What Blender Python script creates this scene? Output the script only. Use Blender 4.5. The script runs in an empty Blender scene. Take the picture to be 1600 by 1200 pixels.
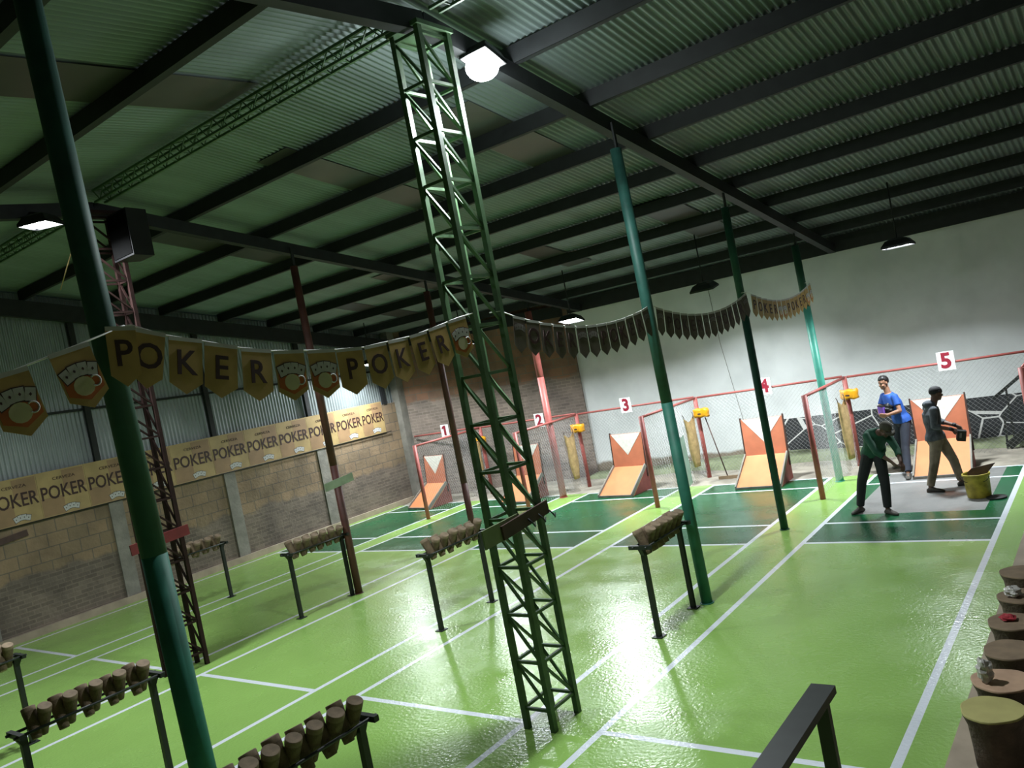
import bpy, bmesh, math, random
from mathutils import Vector, Matrix, Euler
random.seed(7)
PI = math.pi
S = bpy.context.scene
COL = S.collection

# ------------------------------------------------------------------ camera, world, exposure
cam_d = bpy.data.cameras.new('camera'); cam = bpy.data.objects.new('camera', cam_d); COL.objects.link(cam)
cam_d.sensor_width = 36.0; cam_d.lens = 36.0*1271.67/1600.0; cam_d.clip_start = 0.05; cam_d.clip_end = 200
RT = Vector((0.7822032, 0.5930876, -0.1908014)); UP = Vector((0.1371645, 0.1348017, 0.9813330)); FW = Vector((-0.6077368, 0.7937730, -0.0240917))
cm = Matrix((RT, UP, -FW)).transposed().to_4x4(); cm.translation = Vector((0, 0, 3.45)); cam.matrix_world = cm
S.camera = cam
W = bpy.data.worlds.new('night'); S.world = W; W.use_nodes = True
W.node_tree.nodes['Background'].inputs[0].default_value = (0.30, 0.42, 0.55, 1); W.node_tree.nodes['Background'].inputs[1].default_value = 0.02
S.view_settings.view_transform = 'Standard'; S.view_settings.look = 'None'; S.view_settings.gamma = 1.0
S.view_settings.use_curve_mapping = False; S.view_settings.exposure = 0.65
COOL = (0.90, 0.97, 1.0)

# ------------------------------------------------------------------ materials
def nt(name):
    m = bpy.data.materials.new(name); m.use_nodes = True
    t = m.node_tree; return m, t, t.nodes, t.links, t.nodes['Principled BSDF']
def mat(name, c, rough=0.6, metal=0.0, vary=0.12, scale=6.0, bump=0.0, bscale=None, spec=0.5, emit=None, es=0, stretch=None):
    m, t, n, l, b = nt(name)
    b.inputs['Roughness'].default_value = rough; b.inputs['Metallic'].default_value = metal
    b.inputs['Specular IOR Level'].default_value = spec
    tc = n.new('ShaderNodeTexCoord')
    src = tc.outputs['Object']
    if stretch:
        mp = n.new('ShaderNodeMapping'); mp.inputs['Scale'].default_value = stretch; l.new(src, mp.inputs['Vector']); src = mp.outputs[0]
    ns = n.new('ShaderNodeTexNoise'); ns.inputs['Scale'].default_value = scale; ns.inputs['Detail'].default_value = 5; l.new(src, ns.inputs['Vector'])
    rp = n.new('ShaderNodeValToRGB')
    rp.color_ramp.elements[0].position = 0.3; rp.color_ramp.elements[1].position = 0.7
    rp.color_ramp.elements[0].color = (*[max(0, x*(1-vary)) for x in c], 1); rp.color_ramp.elements[1].color = (*[min(1, x*(1+vary)) for x in c], 1)
    l.new(ns.outputs[0], rp.inputs[0]); l.new(rp.outputs[0], b.inputs['Base Color'])
    if bump:
        n2 = n.new('ShaderNodeTexNoise'); n2.inputs['Scale'].default_value = bscale or scale*4; n2.inputs['Detail'].default_value = 4; l.new(src, n2.inputs['Vector'])
        bp = n.new('ShaderNodeBump'); bp.inputs['Strength'].default_value = bump; bp.inputs['Distance'].default_value = 0.02
        l.new(n2.outputs[0], bp.inputs['Height']); l.new(bp.outputs[0], b.inputs['Normal'])
    if emit:
        b.inputs['Emission Color'].default_value = (*emit, 1); b.inputs['Emission Strength'].default_value = es
    return m
def sr(r, g, b):
    f = lambda x: (x/255/12.92 if x/255 <= 0.04045 else ((x/255+0.055)/1.055)**2.4)
    return (f(r), f(g), f(b))
def gloss_floor(name, c, vary=0.05, rough=0.19):
    m, t, n, l, b = nt(name)
    geo = n.new('ShaderNodeNewGeometry')
    ns = n.new('ShaderNodeTexNoise'); ns.inputs['Scale'].default_value = 0.7; ns.inputs['Detail'].default_value = 6; l.new(geo.outputs['Position'], ns.inputs['Vector'])
    rp = n.new('ShaderNodeValToRGB'); rp.color_ramp.elements[0].position = 0.32; rp.color_ramp.elements[1].position = 0.68
    rp.color_ramp.elements[0].color = (*[x*(1-vary) for x in c], 1); rp.color_ramp.elements[1].color = (*[x*(1+vary) for x in c], 1)
    l.new(ns.outputs[0], rp.inputs[0]); l.new(rp.outputs[0], b.inputs['Base Color'])
    n3 = n.new('ShaderNodeTexNoise'); n3.inputs['Scale'].default_value = 1.6; n3.inputs['Detail'].default_value = 4; l.new(geo.outputs['Position'], n3.inputs['Vector'])
    mr = n.new('ShaderNodeMapRange'); mr.inputs['From Min'].default_value = 0.35; mr.inputs['From Max'].default_value = 0.65
    mr.inputs['To Min'].default_value = rough*0.75; mr.inputs['To Max'].default_value = rough*1.6
    l.new(n3.outputs[0], mr.inputs[0]); l.new(mr.outputs[0], b.inputs['Roughness'])
    n2 = n.new('ShaderNodeTexNoise'); n2.inputs['Scale'].default_value = 26; n2.inputs['Detail'].default_value = 4; l.new(geo.outputs['Position'], n2.inputs['Vector'])
    bp = n.new('ShaderNodeBump'); bp.inputs['Strength'].default_value = 0.42; bp.inputs['Distance'].default_value = 0.012
    l.new(n2.outputs[0], bp.inputs['Height']); l.new(bp.outputs[0], b.inputs['Normal'])
    b.inputs['Specular IOR Level'].default_value = 0.5
    return m
M = {}
M['lime'] = gloss_floor('lime floor paint', (0.245, 0.42, 0.10))
M['green'] = gloss_floor('dark green floor paint', (0.006, 0.095, 0.034), 0.10)
M['line'] = gloss_floor('white line paint', (0.66, 0.70, 0.76), 0.05)
M['bare'] = gloss_floor('bare grey concrete floor', (0.17, 0.17, 0.165), 0.10, 0.5)
M['dirt'] = mat('pale dirt', (0.30, 0.27, 0.22), 0.9, vary=0.35, scale=2.2, bump=0.5)
M['bank'] = mat('mossy bank', (0.20, 0.23, 0.13), 0.95, vary=0.3, scale=3, bump=0.6)
M['tan'] = mat('tan screed', (0.33, 0.27, 0.20), 0.8, vary=0.2, scale=3)
M['zinc'] = mat('galvanised roof sheet', (0.165, 0.210, 0.200), 0.5, 0.2, vary=0.16, scale=1.2, stretch=(2.0, 0.35, 1))
M['zincwall'] = mat('galvanised wall sheet', (0.27, 0.305, 0.31), 0.38, 0.4, vary=0.15, scale=1.5)
M['sky'] = mat('smoky translucent sheet', (0.050, 0.050, 0.046), 0.35, vary=0.2, scale=2)
M['steel'] = mat('dark painted steel', (0.011, 0.013, 0.014), 0.65, 0.1, vary=0.3)
M['greensteel'] = mat('green painted steel', (0.058, 0.120, 0.052), 0.5, vary=0.25, scale=9)
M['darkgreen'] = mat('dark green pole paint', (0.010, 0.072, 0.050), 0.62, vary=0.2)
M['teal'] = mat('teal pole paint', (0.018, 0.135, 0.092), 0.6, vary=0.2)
M['shadedteal'] = mat('shaded teal pole paint', (0.020, 0.088, 0.070), 0.55, vary=0.25)  # darker teal copy, shade on the upper shaft put into the colour
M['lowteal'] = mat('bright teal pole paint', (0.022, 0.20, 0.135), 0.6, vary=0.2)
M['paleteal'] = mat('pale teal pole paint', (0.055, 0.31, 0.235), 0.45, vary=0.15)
M['rust'] = mat('red oxide paint', (0.024, 0.0095, 0.008), 0.75, vary=0.3, scale=8, spec=0.25)
M['rustred'] = mat('worn red brown paint', (0.085, 0.026, 0.020), 0.6, vary=0.3, scale=5)
M['salmon'] = mat('salmon red paint', (0.36, 0.095, 0.082), 0.5, vary=0.15, scale=8)
M['black'] = mat('black plastic', (0.008, 0.008, 0.009), 0.45, vary=0.2)
M['grille'] = mat('black grille cloth', (0.004, 0.004, 0.004), 0.95, spec=0.05)
M['blackpaint'] = mat('black paint', (0.012, 0.016, 0.014), 0.5, vary=0.3)
M['clay'] = mat('dry brown clay', (0.14, 0.098, 0.057), 0.85, vary=0.3, scale=14, bump=0.4, bscale=40)
M['claylight'] = mat('worn clay rim', (0.24, 0.175, 0.115), 0.85, vary=0.3, scale=14)
M['peach'] = mat('peach clay bed', (0.55, 0.20, 0.075), 0.7, vary=0.08, scale=4)
M['orange'] = mat('terracotta board', (0.52, 0.165, 0.085), 0.65, vary=0.12, scale=4)
M['maroon'] = mat('maroon board side', (0.22, 0.06, 0.05), 0.7, vary=0.2)
M['chalk'] = mat('chalk white paint', (0.72, 0.70, 0.64), 0.7, vary=0.12, scale=14)
M['white'] = mat('white sheet', (0.80, 0.80, 0.80), 0.5, vary=0.04)
M['numred'] = mat('dark red lettering', (0.25, 0.012, 0.03), 0.5, vary=0.08)
M['yellow'] = mat('yellow plastic', (0.78, 0.36, 0.012), 0.45, vary=0.25, scale=12)
M['sack'] = mat('tan sackcloth', (0.42, 0.29, 0.13), 0.9, vary=0.25, scale=10, bump=0.3)
M['paletarp'] = mat('pale green plastic', (0.22, 0.31, 0.25), 0.5, vary=0.12)
M['wire'] = mat('galvanised wire', (0.34, 0.345, 0.345), 0.5, 0.4, vary=0.1)
M['flagshaded'] = mat('shaded flag cloth', (0.095, 0.078, 0.060), 0.8, vary=0.25, scale=7)  # darker copy of the flag colour: shade of the backlit strands painted in
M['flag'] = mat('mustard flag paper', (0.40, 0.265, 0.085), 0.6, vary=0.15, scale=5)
M['flagink'] = mat('dark brown ink', (0.035, 0.012, 0.010), 0.6, vary=0.2)
M['flagorange'] = mat('orange flag print', (0.42, 0.11, 0.025), 0.6, vary=0.15)
M['card'] = mat('white card print', (0.45, 0.45, 0.44), 0.6, vary=0.06)
M['cream'] = mat('cream print', (0.52, 0.49, 0.30), 0.6, vary=0.12)
M['cardshaded'] = mat('shaded card print', (0.14, 0.13, 0.12), 0.8)  # card print darkened in colour to match the backlit strands
M['string'] = mat('white string', (0.75, 0.75, 0.72), 0.6)
M['banner'] = mat('buff banner paper', (0.37, 0.265, 0.115), 0.55, vary=0.16, scale=3)
M['bannertone'] = mat('brown banner tone', (0.28, 0.175, 0.09), 0.55, vary=0.16, scale=3)
M['conc'] = mat('concrete', (0.20, 0.19, 0.165), 0.9, vary=0.22, scale=4, bump=0.4)
M['brownboard'] = mat('brown board', (0.06, 0.030, 0.024), 0.6, vary=0.3)
M['olive'] = mat('olive board', (0.15, 0.19, 0.09), 0.6, vary=0.2)
M['palegreen'] = mat('faded green board', (0.28, 0.35, 0.24), 0.6, vary=0.2)
M['redboard'] = mat('dark red board', (0.15, 0.018, 0.022), 0.5, vary=0.2)
M['paintcan'] = mat('paint-streaked yellow bucket', (0.36, 0.30, 0.035), 0.55, vary=0.5, scale=7)
M['wood'] = mat('weathered wood', (0.28, 0.20, 0.12), 0.8, vary=0.25)
M['yellowtop'] = mat('yellowed stump top', (0.36, 0.33, 0.12), 0.8, vary=0.1)
M['pinktop'] = mat('pinkish stump top', (0.40, 0.26, 0.17), 0.8, vary=0.2)
M['browntop'] = mat('brown stump top', (0.19, 0.135, 0.085), 0.85, vary=0.25)
M['bark'] = mat('dark bark', (0.085, 0.060, 0.042), 0.9, vary=0.35, scale=9, bump=0.6)
M['bag'] = mat('clear crumpled plastic', (0.45, 0.43, 0.40), 0.2, vary=0.3, scale=20)
M['redcloth'] = mat('red cloth', (0.30, 0.02, 0.03), 0.8)
M['lens'] = mat('lit lamp glass', (0.9, 0.9, 0.9), 0.3, emit=(0.92, 0.97, 1.0), es=30)
M['lensdim'] = mat('dim lamp glass', (0.5, 0.5, 0.5), 0.3, emit=(0.92, 0.97, 1.0), es=0.4)

def brick_mat(name, c1, c2, mortar, axis='Y', bw=0.42, bh=0.22, lowz=None, lowc=None):
    m, t, n, l, b = nt(name)
    geo = n.new('ShaderNodeNewGeometry'); sp = n.new('ShaderNodeSeparateXYZ'); l.new(geo.outputs['Position'], sp.inputs[0])
    cb = n.new('ShaderNodeCombineXYZ'); l.new(sp.outputs[axis], cb.inputs[0]); l.new(sp.outputs['Z'], cb.inputs[1])
    br = n.new('ShaderNodeTexBrick'); br.inputs['Scale'].default_value = 1.0; br.inputs['Brick Width'].default_value = bw; br.inputs['Row Height'].default_value = bh
    br.inputs['Mortar Size'].default_value = 0.012; br.inputs['Mortar Smooth'].default_value = 0.3
    br.inputs['Color1'].default_value = (*c1, 1); br.inputs['Color2'].default_value = (*c2, 1); br.inputs['Mortar'].default_value = (*mortar, 1)
    l.new(cb.outputs[0], br.inputs['Vector'])
    ns = n.new('ShaderNodeTexNoise'); ns.inputs['Scale'].default_value = 1.6; ns.inputs['Detail'].default_value = 6; l.new(geo.outputs['Position'], ns.inputs['Vector'])
    mx = n.new('ShaderNodeMix'); mx.data_type = 'RGBA'; mx.blend_type = 'MULTIPLY'; mx.inputs[0].default_value = 0.75
    rp = n.new('ShaderNodeValToRGB'); rp.color_ramp.elements[0].position = 0.3; rp.color_ramp.elements[0].color = (0.55, 0.53, 0.5, 1); rp.color_ramp.elements[1].position = 0.65; rp.color_ramp.elements[1].color = (1.15, 1.1, 1.0, 1)
    l.new(ns.outputs[0], rp.inputs[0]); l.new(br.outputs[0], mx.inputs[6]); l.new(rp.outputs[0], mx.inputs[7])
    out = mx.outputs[2]
    if lowz:                                   # a rendered / older, smaller-brick lower course with a ragged top edge
        b2 = n.new('ShaderNodeTexBrick'); b2.inputs['Scale'].default_value = 1.0; b2.inputs['Brick Width'].default_value = 0.26; b2.inputs['Row Height'].default_value = 0.085
        b2.inputs['Mortar Size'].default_value = 0.014; b2.inputs['Mortar Smooth'].default_value = 0.6
        b2.inputs['Color1'].default_value = (*[x*0.8 for x in lowc], 1); b2.inputs['Color2'].default_value = (*[x*1.15 for x in lowc], 1); b2.inputs['Mortar'].default_value = (*[x*1.25 for x in lowc], 1)
        l.new(cb.outputs[0], b2.inputs['Vector'])
        m2 = n.new('ShaderNodeMix'); m2.data_type = 'RGBA'; m2.blend_type = 'MULTIPLY'; m2.inputs[0].default_value = 0.8
        l.new(b2.outputs[0], m2.inputs[6]); l.new(rp.outputs[0], m2.inputs[7])
        ad = n.new('ShaderNodeMath'); ad.operation = 'MULTIPLY_ADD'; ad.inputs[1].default_value = 0.5; l.new(ns.outputs[0], ad.inputs[0]); l.new(sp.outputs['Z'], ad.inputs[2])
        gt = n.new('ShaderNodeMapRange'); gt.inputs['From Min'].default_value = lowz+0.22; gt.inputs['From Max'].default_value = lowz+0.30; l.new(ad.outputs[0], gt.inputs[0])
        m3 = n.new('ShaderNodeMix'); m3.data_type = 'RGBA'; l.new(gt.outputs[0], m3.inputs[0]); l.new(m2.outputs[2], m3.inputs[6]); l.new(mx.outputs[2], m3.inputs[7]); out = m3.outputs[2]
    l.new(out, b.inputs['Base Color']); b.inputs['Roughness'].default_value = 0.9
    bp = n.new('ShaderNodeBump'); bp.inputs['Strength'].default_value = 0.6; bp.inputs['Distance'].default_value = 0.02
    n9 = n.new('ShaderNodeTexNoise'); n9.inputs['Scale'].default_value = 14; l.new(geo.outputs['Position'], n9.inputs['Vector']); l.new(n9.outputs[0], bp.inputs['Height']); l.new(bp.outputs[0], b.inputs['Normal'])
    return m
M['brickL'] = brick_mat('block wall left', (0.255, 0.185, 0.12), (0.195, 0.15, 0.10), (0.13, 0.112, 0.09), 'Y', 0.40, 0.27, 1.15, (0.15, 0.125, 0.105))
M['brickF'] = brick_mat('brick wall far', (0.28, 0.15, 0.10), (0.21, 0.135, 0.10), (0.18, 0.155, 0.13), 'X', 0.42, 0.24, 2.85, (0.24, 0.20, 0.18))

def whitewall_mat():
    m, t, n, l, b = nt('white wall with painted stone dado')
    geo = n.new('ShaderNodeNewGeometry'); sp = n.new('ShaderNodeSeparateXYZ'); l.new(geo.outputs['Position'], sp.inputs[0])
    vo = n.new('ShaderNodeTexVoronoi'); vo.feature = 'DISTANCE_TO_EDGE'; vo.inputs['Scale'].default_value = 1.05
    mp = n.new('ShaderNodeMapping'); mp.inputs['Scale'].default_value = (1.0, 0.0, 1.35); mp.inputs['Location'].default_value = (0.35, 0, 0.1); l.new(geo.outputs['Position'], mp.inputs[0]); l.new(mp.outputs[0], vo.inputs['Vector'])
    lt = n.new('ShaderNodeMath'); lt.operation = 'LESS_THAN'; lt.inputs[1].default_value = 0.015; l.new(vo.outputs[0], lt.inputs[0])
    stone = n.new('ShaderNodeMix'); stone.data_type = 'RGBA'; stone.inputs[6].default_value = (0.022, 0.025, 0.028, 1); stone.inputs[7].default_value = (0.62, 0.62, 0.60, 1); l.new(lt.outputs[0], stone.inputs[0])
    ns = n.new('ShaderNodeTexNoise'); ns.inputs['Scale'].default_value = 1.3; ns.inputs['Detail'].default_value = 6; l.new(geo.outputs['Position'], ns.inputs['Vector'])
    rp = n.new('ShaderNodeValToRGB'); rp.color_ramp.elements[0].position = 0.3; rp.color_ramp.elements[0].color = (0.60, 0.63, 0.63, 1); rp.color_ramp.elements[1].position = 0.6; rp.color_ramp.elements[1].color = (0.72, 0.75, 0.75, 1); l.new(ns.outputs[0], rp.inputs[0])
    # splash stain low down
    ad = n.new('ShaderNodeMath'); ad.operation = 'MULTIPLY_ADD'; ad.inputs[1].default_value = -0.35; l.new(ns.outputs[0], ad.inputs[0]); l.new(sp.outputs['Z'], ad.inputs[2])
    lo = n.new('ShaderNodeMapRange'); lo.inputs['From Min'].default_value = 0.15; lo.inputs['From Max'].default_value = 0.22; l.new(ad.outputs[0], lo.inputs[0])
    st = n.new('ShaderNodeMix'); st.data_type = 'RGBA'; st.inputs[6].default_value = (0.22, 0.18, 0.13, 1); l.new(lo.outputs[0], st.inputs[0]); l.new(rp.outputs[0], st.inputs[7])
    a = n.new('ShaderNodeMath'); a.operation = 'GREATER_THAN'; a.inputs[1].default_value = -7.25; l.new(sp.outputs['X'], a.inputs[0])
    c = n.new('ShaderNodeMath'); c.operation = 'LESS_THAN'; c.inputs[1].default_value = 0.98; l.new(sp.outputs['Z'], c.inputs[0])
    d = n.new('ShaderNodeMath'); d.operation = 'MULTIPLY'; l.new(a.outputs[0], d.inputs[0]); l.new(c.outputs[0], d.inputs[1])
    fin = n.new('ShaderNodeMix'); fin.data_type = 'RGBA'; l.new(d.outputs[0], fin.inputs[0]); l.new(st.outputs[2], fin.inputs[6]); l.new(stone.outputs[2], fin.inputs[7])
    l.new(fin.outputs[2], b.inputs['Base Color']); b.inputs['Roughness'].default_value = 0.75
    return m
M['whitewall'] = whitewall_mat()

# ------------------------------------------------------------------ mesh helpers
class MB:
    def __init__(s): s.v = []; s.f = []; s.mi = []; s.sm = []
    def add(s, vs, fs, mi=0, smooth=False):
        o = len(s.v); s.v += [tuple(v) for v in vs]
        for f in fs: s.f.append(tuple(o+i for i in f)); s.mi.append(mi); s.sm.append(smooth)
        return s
    def box(s, c, d, rot=None, mi=0):
        c = Vector(c); h = Vector(d)/2; vs = []
        for z in (-1, 1):
            for x, y in ((-1, -1), (1, -1), (1, 1), (-1, 1)):
                p = Vector((x*h.x, y*h.y, z*h.z)); p = rot @ p if rot else p
                vs.append(c+p)
        return s.add(vs, [(3, 2, 1, 0), (4, 5, 6, 7), (0, 1, 5, 4), (1, 2, 6, 5), (2, 3, 7, 6), (3, 0, 4, 7)], mi)
    def beam(s, p, q, w, h, mi=0):              # rectangular bar from p to q; w across, h along 'up'
        p = Vector(p); q = Vector(q); d = (q-p).normalized(); u = Vector((0, 0, 1))
        if abs(d.z) > 0.95: u = Vector((0, 1, 0))
        r = d.cross(u).normalized(); u = r.cross(d).normalized(); vs = []
        for a in (p, q):
            for i, j in ((-1, -1), (1, -1), (1, 1), (-1, 1)): vs.append(a+r*(i*w/2)+u*(j*h/2))
        return s.add(vs, [(0, 1, 2, 3), (7, 6, 5, 4), (0, 4, 5, 1), (1, 5, 6, 2), (2, 6, 7, 3), (3, 7, 4, 0)], mi)
    def tube(s, pts, r, n=10, mi=0, caps=True):
        pts = [Vector(p) for p in pts]; rs = r if isinstance(r, (list, tuple)) else [r]*len(pts)
        vs = []; prev = None
        for i, p in enumerate(pts):
            d = (pts[min(i+1, len(pts)-1)]-pts[max(i-1, 0)]).normalized()
            u = Vector((1, 0, 0)) if prev is None else prev
            u = (u-d*u.dot(d))
            if u.length < 1e-3: u = Vector((0, 1, 0)); u = u-d*u.dot(d)
            u.normalize(); prev = u; w = d.cross(u)
            for k in range(n):
                a = 2*PI*k/n; vs.append(p+(u*math.cos(a)+w*math.sin(a))*rs[i])
        fs = []
        for i in range(len(pts)-1):
            for k in range(n): fs.append((i*n+k, i*n+(k+1) % n, (i+1)*n+(k+1) % n, (i+1)*n+k))
        s.add(vs, fs, mi, n > 5)
        if caps:
            o = len(s.v)-len(vs)
            s.f.append(tuple(o+k for k in reversed(range(n)))); s.mi.append(mi); s.sm.append(False)
            s.f.append(tuple(o+(len(pts)-1)*n+k for k in range(n))); s.mi.append(mi); s.sm.append(False)
        return s
    def prism(s, poly, depth, fr, mi=0):        # poly in (a,b); fr maps (a,b,c)->world
        n = len(poly)
        vs = [fr(a, b, 0) for a, b in poly]+[fr(a, b, depth) for a, b in poly]
        fs = [tuple(reversed(range(n))), tuple(range(n, 2*n))]+[(i, (i+1) % n, n+(i+1) % n, n+i) for i in range(n)]
        return s.add(vs, fs, mi)
    def build(s, name, mats, parent=None):
        me = bpy.data.meshes.new(name); me.from_pydata(s.v, [], s.f)
        for m in (mats if isinstance(mats, (list, tuple)) else [mats]): me.materials.append(m)
        for p, i, k in zip(me.polygons, s.mi, s.sm): p.material_index = i; p.use_smooth = k
        bm = bmesh.new(); bm.from_mesh(me); bmesh.ops.recalc_face_normals(bm, faces=bm.faces); bm.to_mesh(me); bm.free()
        o = bpy.data.objects.new(name, me); COL.objects.link(o)
        if parent is not None: o.parent = parent
        return o
def tag(o, label=None, cat=None, group=None, kind=None):
    if label: o['label'] = label
    if cat: o['category'] = cat
    if group: o['group'] = group
    if kind: o['kind'] = kind
    return o
def empty(name, loc, label, cat, group=None, rot=(0, 0, 0)):
    o = bpy.data.objects.new(name, None); COL.objects.link(o); o.location = loc; o.rotation_euler = rot
    o.empty_display_size = 0.2
    return tag(o, label, cat, group)
def struct(name, mb, mats): return tag(mb.build(name, mats), kind='structure')
def dup(o, parent=None):
    c = o.copy(); COL.objects.link(c)
    if parent is not None: c.parent = parent
    for ch in list(o.children): dup(ch, c)
    return c
FLAGM = Matrix(((0, 0, 1), (1, 0, 0), (0, 1, 0)))          # text plane facing +X, reading towards +Y
SIGNM = Matrix(((1, 0, 0), (0, 0, -1), (0, 1, 0)))         # text plane facing -Y, reading towards +X
TXT = {}
def text_mesh(body, size, bold=0.0, depth=0.002, m=None, sx=1.0):
    k = (body, size, bold, m.name, sx)
    if k in TXT: return TXT[k]
    cu = bpy.data.curves.new('lettering', 'FONT'); cu.body = body; cu.size = size; cu.extrude = depth; cu.offset = bold*size
    cu.align_x = 'CENTER'; cu.align_y = 'CENTER'; cu.resolution_u = 3
    ob = bpy.data.objects.new('lettering', cu); COL.objects.link(ob)
    dg = bpy.context.evaluated_depsgraph_get(); me = bpy.data.meshes.new_from_object(ob.evaluated_get(dg))
    bpy.data.objects.remove(ob); me.materials.clear(); me.materials.append(m)
    for v in me.vertices: v.co.x *= sx
    TXT[k] = me; return me
def text(name, body, size, m, parent, loc, basis, bold=0.0, sx=1.0):
    o = bpy.data.objects.new(name, text_mesh(body, size, bold, 0.002, m, sx)); COL.objects.link(o); o.parent = parent
    mm = basis.to_4x4(); mm.translation = Vector(loc); o.matrix_local = mm; return o
ORD = ['first', 'second', 'third', 'fourth', 'fifth', 'sixth', 'seventh', 'eighth', 'ninth', 'tenth', 'eleventh', 'twelfth']

# ------------------------------------------------------------------ lamps (the light of the place)
def area(parent, loc, direction, size, power, spread=PI, sy=None):
    d = bpy.data.lights.new('lamp_light', 'AREA'); d.energy = power; d.size = size; d.color = COOL; d.spread = spread
    if sy: d.shape = 'RECTANGLE'; d.size_y = sy
    o = bpy.data.objects.new('lamp_light', d); COL.objects.link(o); o.parent = parent; o.location = loc
    o.rotation_euler = Vector(direction).to_track_quat('-Z', 'Y').to_euler(); return o
def hood(parent, c, tilt, w, d, lens, yaw=0):
    rot = Euler((tilt, 0, yaw)).to_matrix(); c = Vector(c)
    P = lambda x, y, z: c+rot @ Vector((x, y, z))
    mb = MB(); vs = []
    for z, k in ((0.0, 1.0), (0.09, 0.72), (0.13, 0.30)):
        for x, y in ((-1, -1), (1, -1), (1, 1), (-1, 1)): vs.append(P(x*w/2*k, y*d/2*k, z))
    mb.add(vs, [(0, 1, 5, 4), (1, 2, 6, 5), (2, 3, 7, 6), (3, 0, 4, 7), (4, 5, 9, 8), (5, 6, 10, 9), (6, 7, 11, 10), (7, 4, 8, 11), (8, 9, 10, 11), (3, 2, 1, 0)])
    mb.build('housing', M['black'], parent)
    lip = MB()
    for sx in (-1, 1): lip.box(P(sx*(w/2-0.006), 0, -0.018), (0.012, d, 0.036), rot); lip.box(P(0, sx*(d/2-0.006), -0.018), (w, 0.012, 0.036), rot)
    lip.build('rim', M['black'], parent)
    MB().box(P(0, 0, -0.006), (w*0.92, d*0.88, 0.010), rot).build('lens', lens, parent)
    return rot @ Vector((0, 0, -1)), P(0, 0, -0.04)
PZ = lambda y: 6.85-0.176*(y-6) if y >= 6 else 6.85+0.07*(y-6)       # underside of the purlins
RZ = lambda y: PZ(y)+0.20                                            # roof sheets
def hanging_lamp(x, y, z, tilt, lens, power, label, spread=2.2):
    t = empty('hanging_floodlight', (x, y, z), label, 'lamp', 'floodlights hanging over the targets')
    dirn, p = hood(t, (0, 0, 0), tilt, 0.50, 0.36, lens)
    MB().tube([(0, 0, 0.1), (0, 0, RZ(y)-z-0.02)], 0.014, 8).build('rod', M['steel'], t)
    if power: area(t, p, dirn, 0.44, power, spread, 0.30)
    return t
LP = 135
hanging_lamp(-16.6, 15.6, 4.20, -0.20, M['lens'], LP*0.9, 'lit floodlight on a rod over the target marked 1', 2.7)
hanging_lamp(-13.3, 15.7, 4.20, -0.20, M['lens'], LP*0.9, 'lit floodlight on a rod over the target marked 2', 2.7)
hanging_lamp(-10.0, 15.7, 4.18, -0.24, M['lens'], LP*1.2, 'brightly lit floodlight on a rod in front of the white wall edge', 2.8)
hanging_lamp(-6.73, 15.7, 4.22, 0.20, M['lens'], LP*0.78, 'floodlight seen as a dark slab over target 4', 2.1)
hanging_lamp(-3.05, 15.7, 4.21, -0.03, M['lens'], LP*0.9, 'floodlight over the workers, only its bright lower edge showing', 2.2)

def main_lamp():
    t = empty('flood_lamp', (-4.72, 6.72, 6.50), 'blazing white flood lamp beside the top of the green lattice column', 'lamp')
    dirn, p = hood(t, (0, 0, 0), -0.35, 0.34, 0.34, M['lens'])
    mb = MB(); vs = []
    bm = bmesh.new(); bmesh.ops.create_uvsphere(bm, u_segments=20, v_segments=12, radius=0.17)
    mb.add([(v.co.x, v.co.y-0.04, v.co.z*0.8-0.09) for v in bm.verts], [[v.index for v in f.verts] for f in bm.faces], 0, True); bm.free()
    mb.build('globe', M['lens'], t)
    MB().tube([(0, 0, 0.1), (-0.02, 0.0, 0.16)], 0.02, 8).build('bracket', M['steel'], t)
    d = bpy.data.lights.new('lamp_light', 'POINT'); d.energy = 50; d.shadow_soft_size = 0.17; d.color = COOL
    o = bpy.data.objects.new('lamp_light', d); COL.objects.link(o); o.parent = t; o.location = (0.0, -0.02, -0.36)
    area(t, (0, -0.04, -0.40), (0.05, -0.25, -1), 0.3, 200)
main_lamp()
def side_lamp():
    t = empty('flood_lamp', (-11.1, 5.12, 6.46), 'bright flood lamp at far left beside the first green pole', 'lamp')
    dirn, p = hood(t, (0, 0, 0), 0.0, 0.42, 0.36, M['lens'], 0.5)
    MB().tube([(0, 0, 0.1), (-0.1, 0.0, 0.16), (-0.23, 0.0, 0.20)], 0.015, 8).build('bracket', M['steel'], t)
    area(t, (0, 0, -0.05), (0, 0, -1), 0.34, 170, 2.7)
side_lamp()

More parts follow.
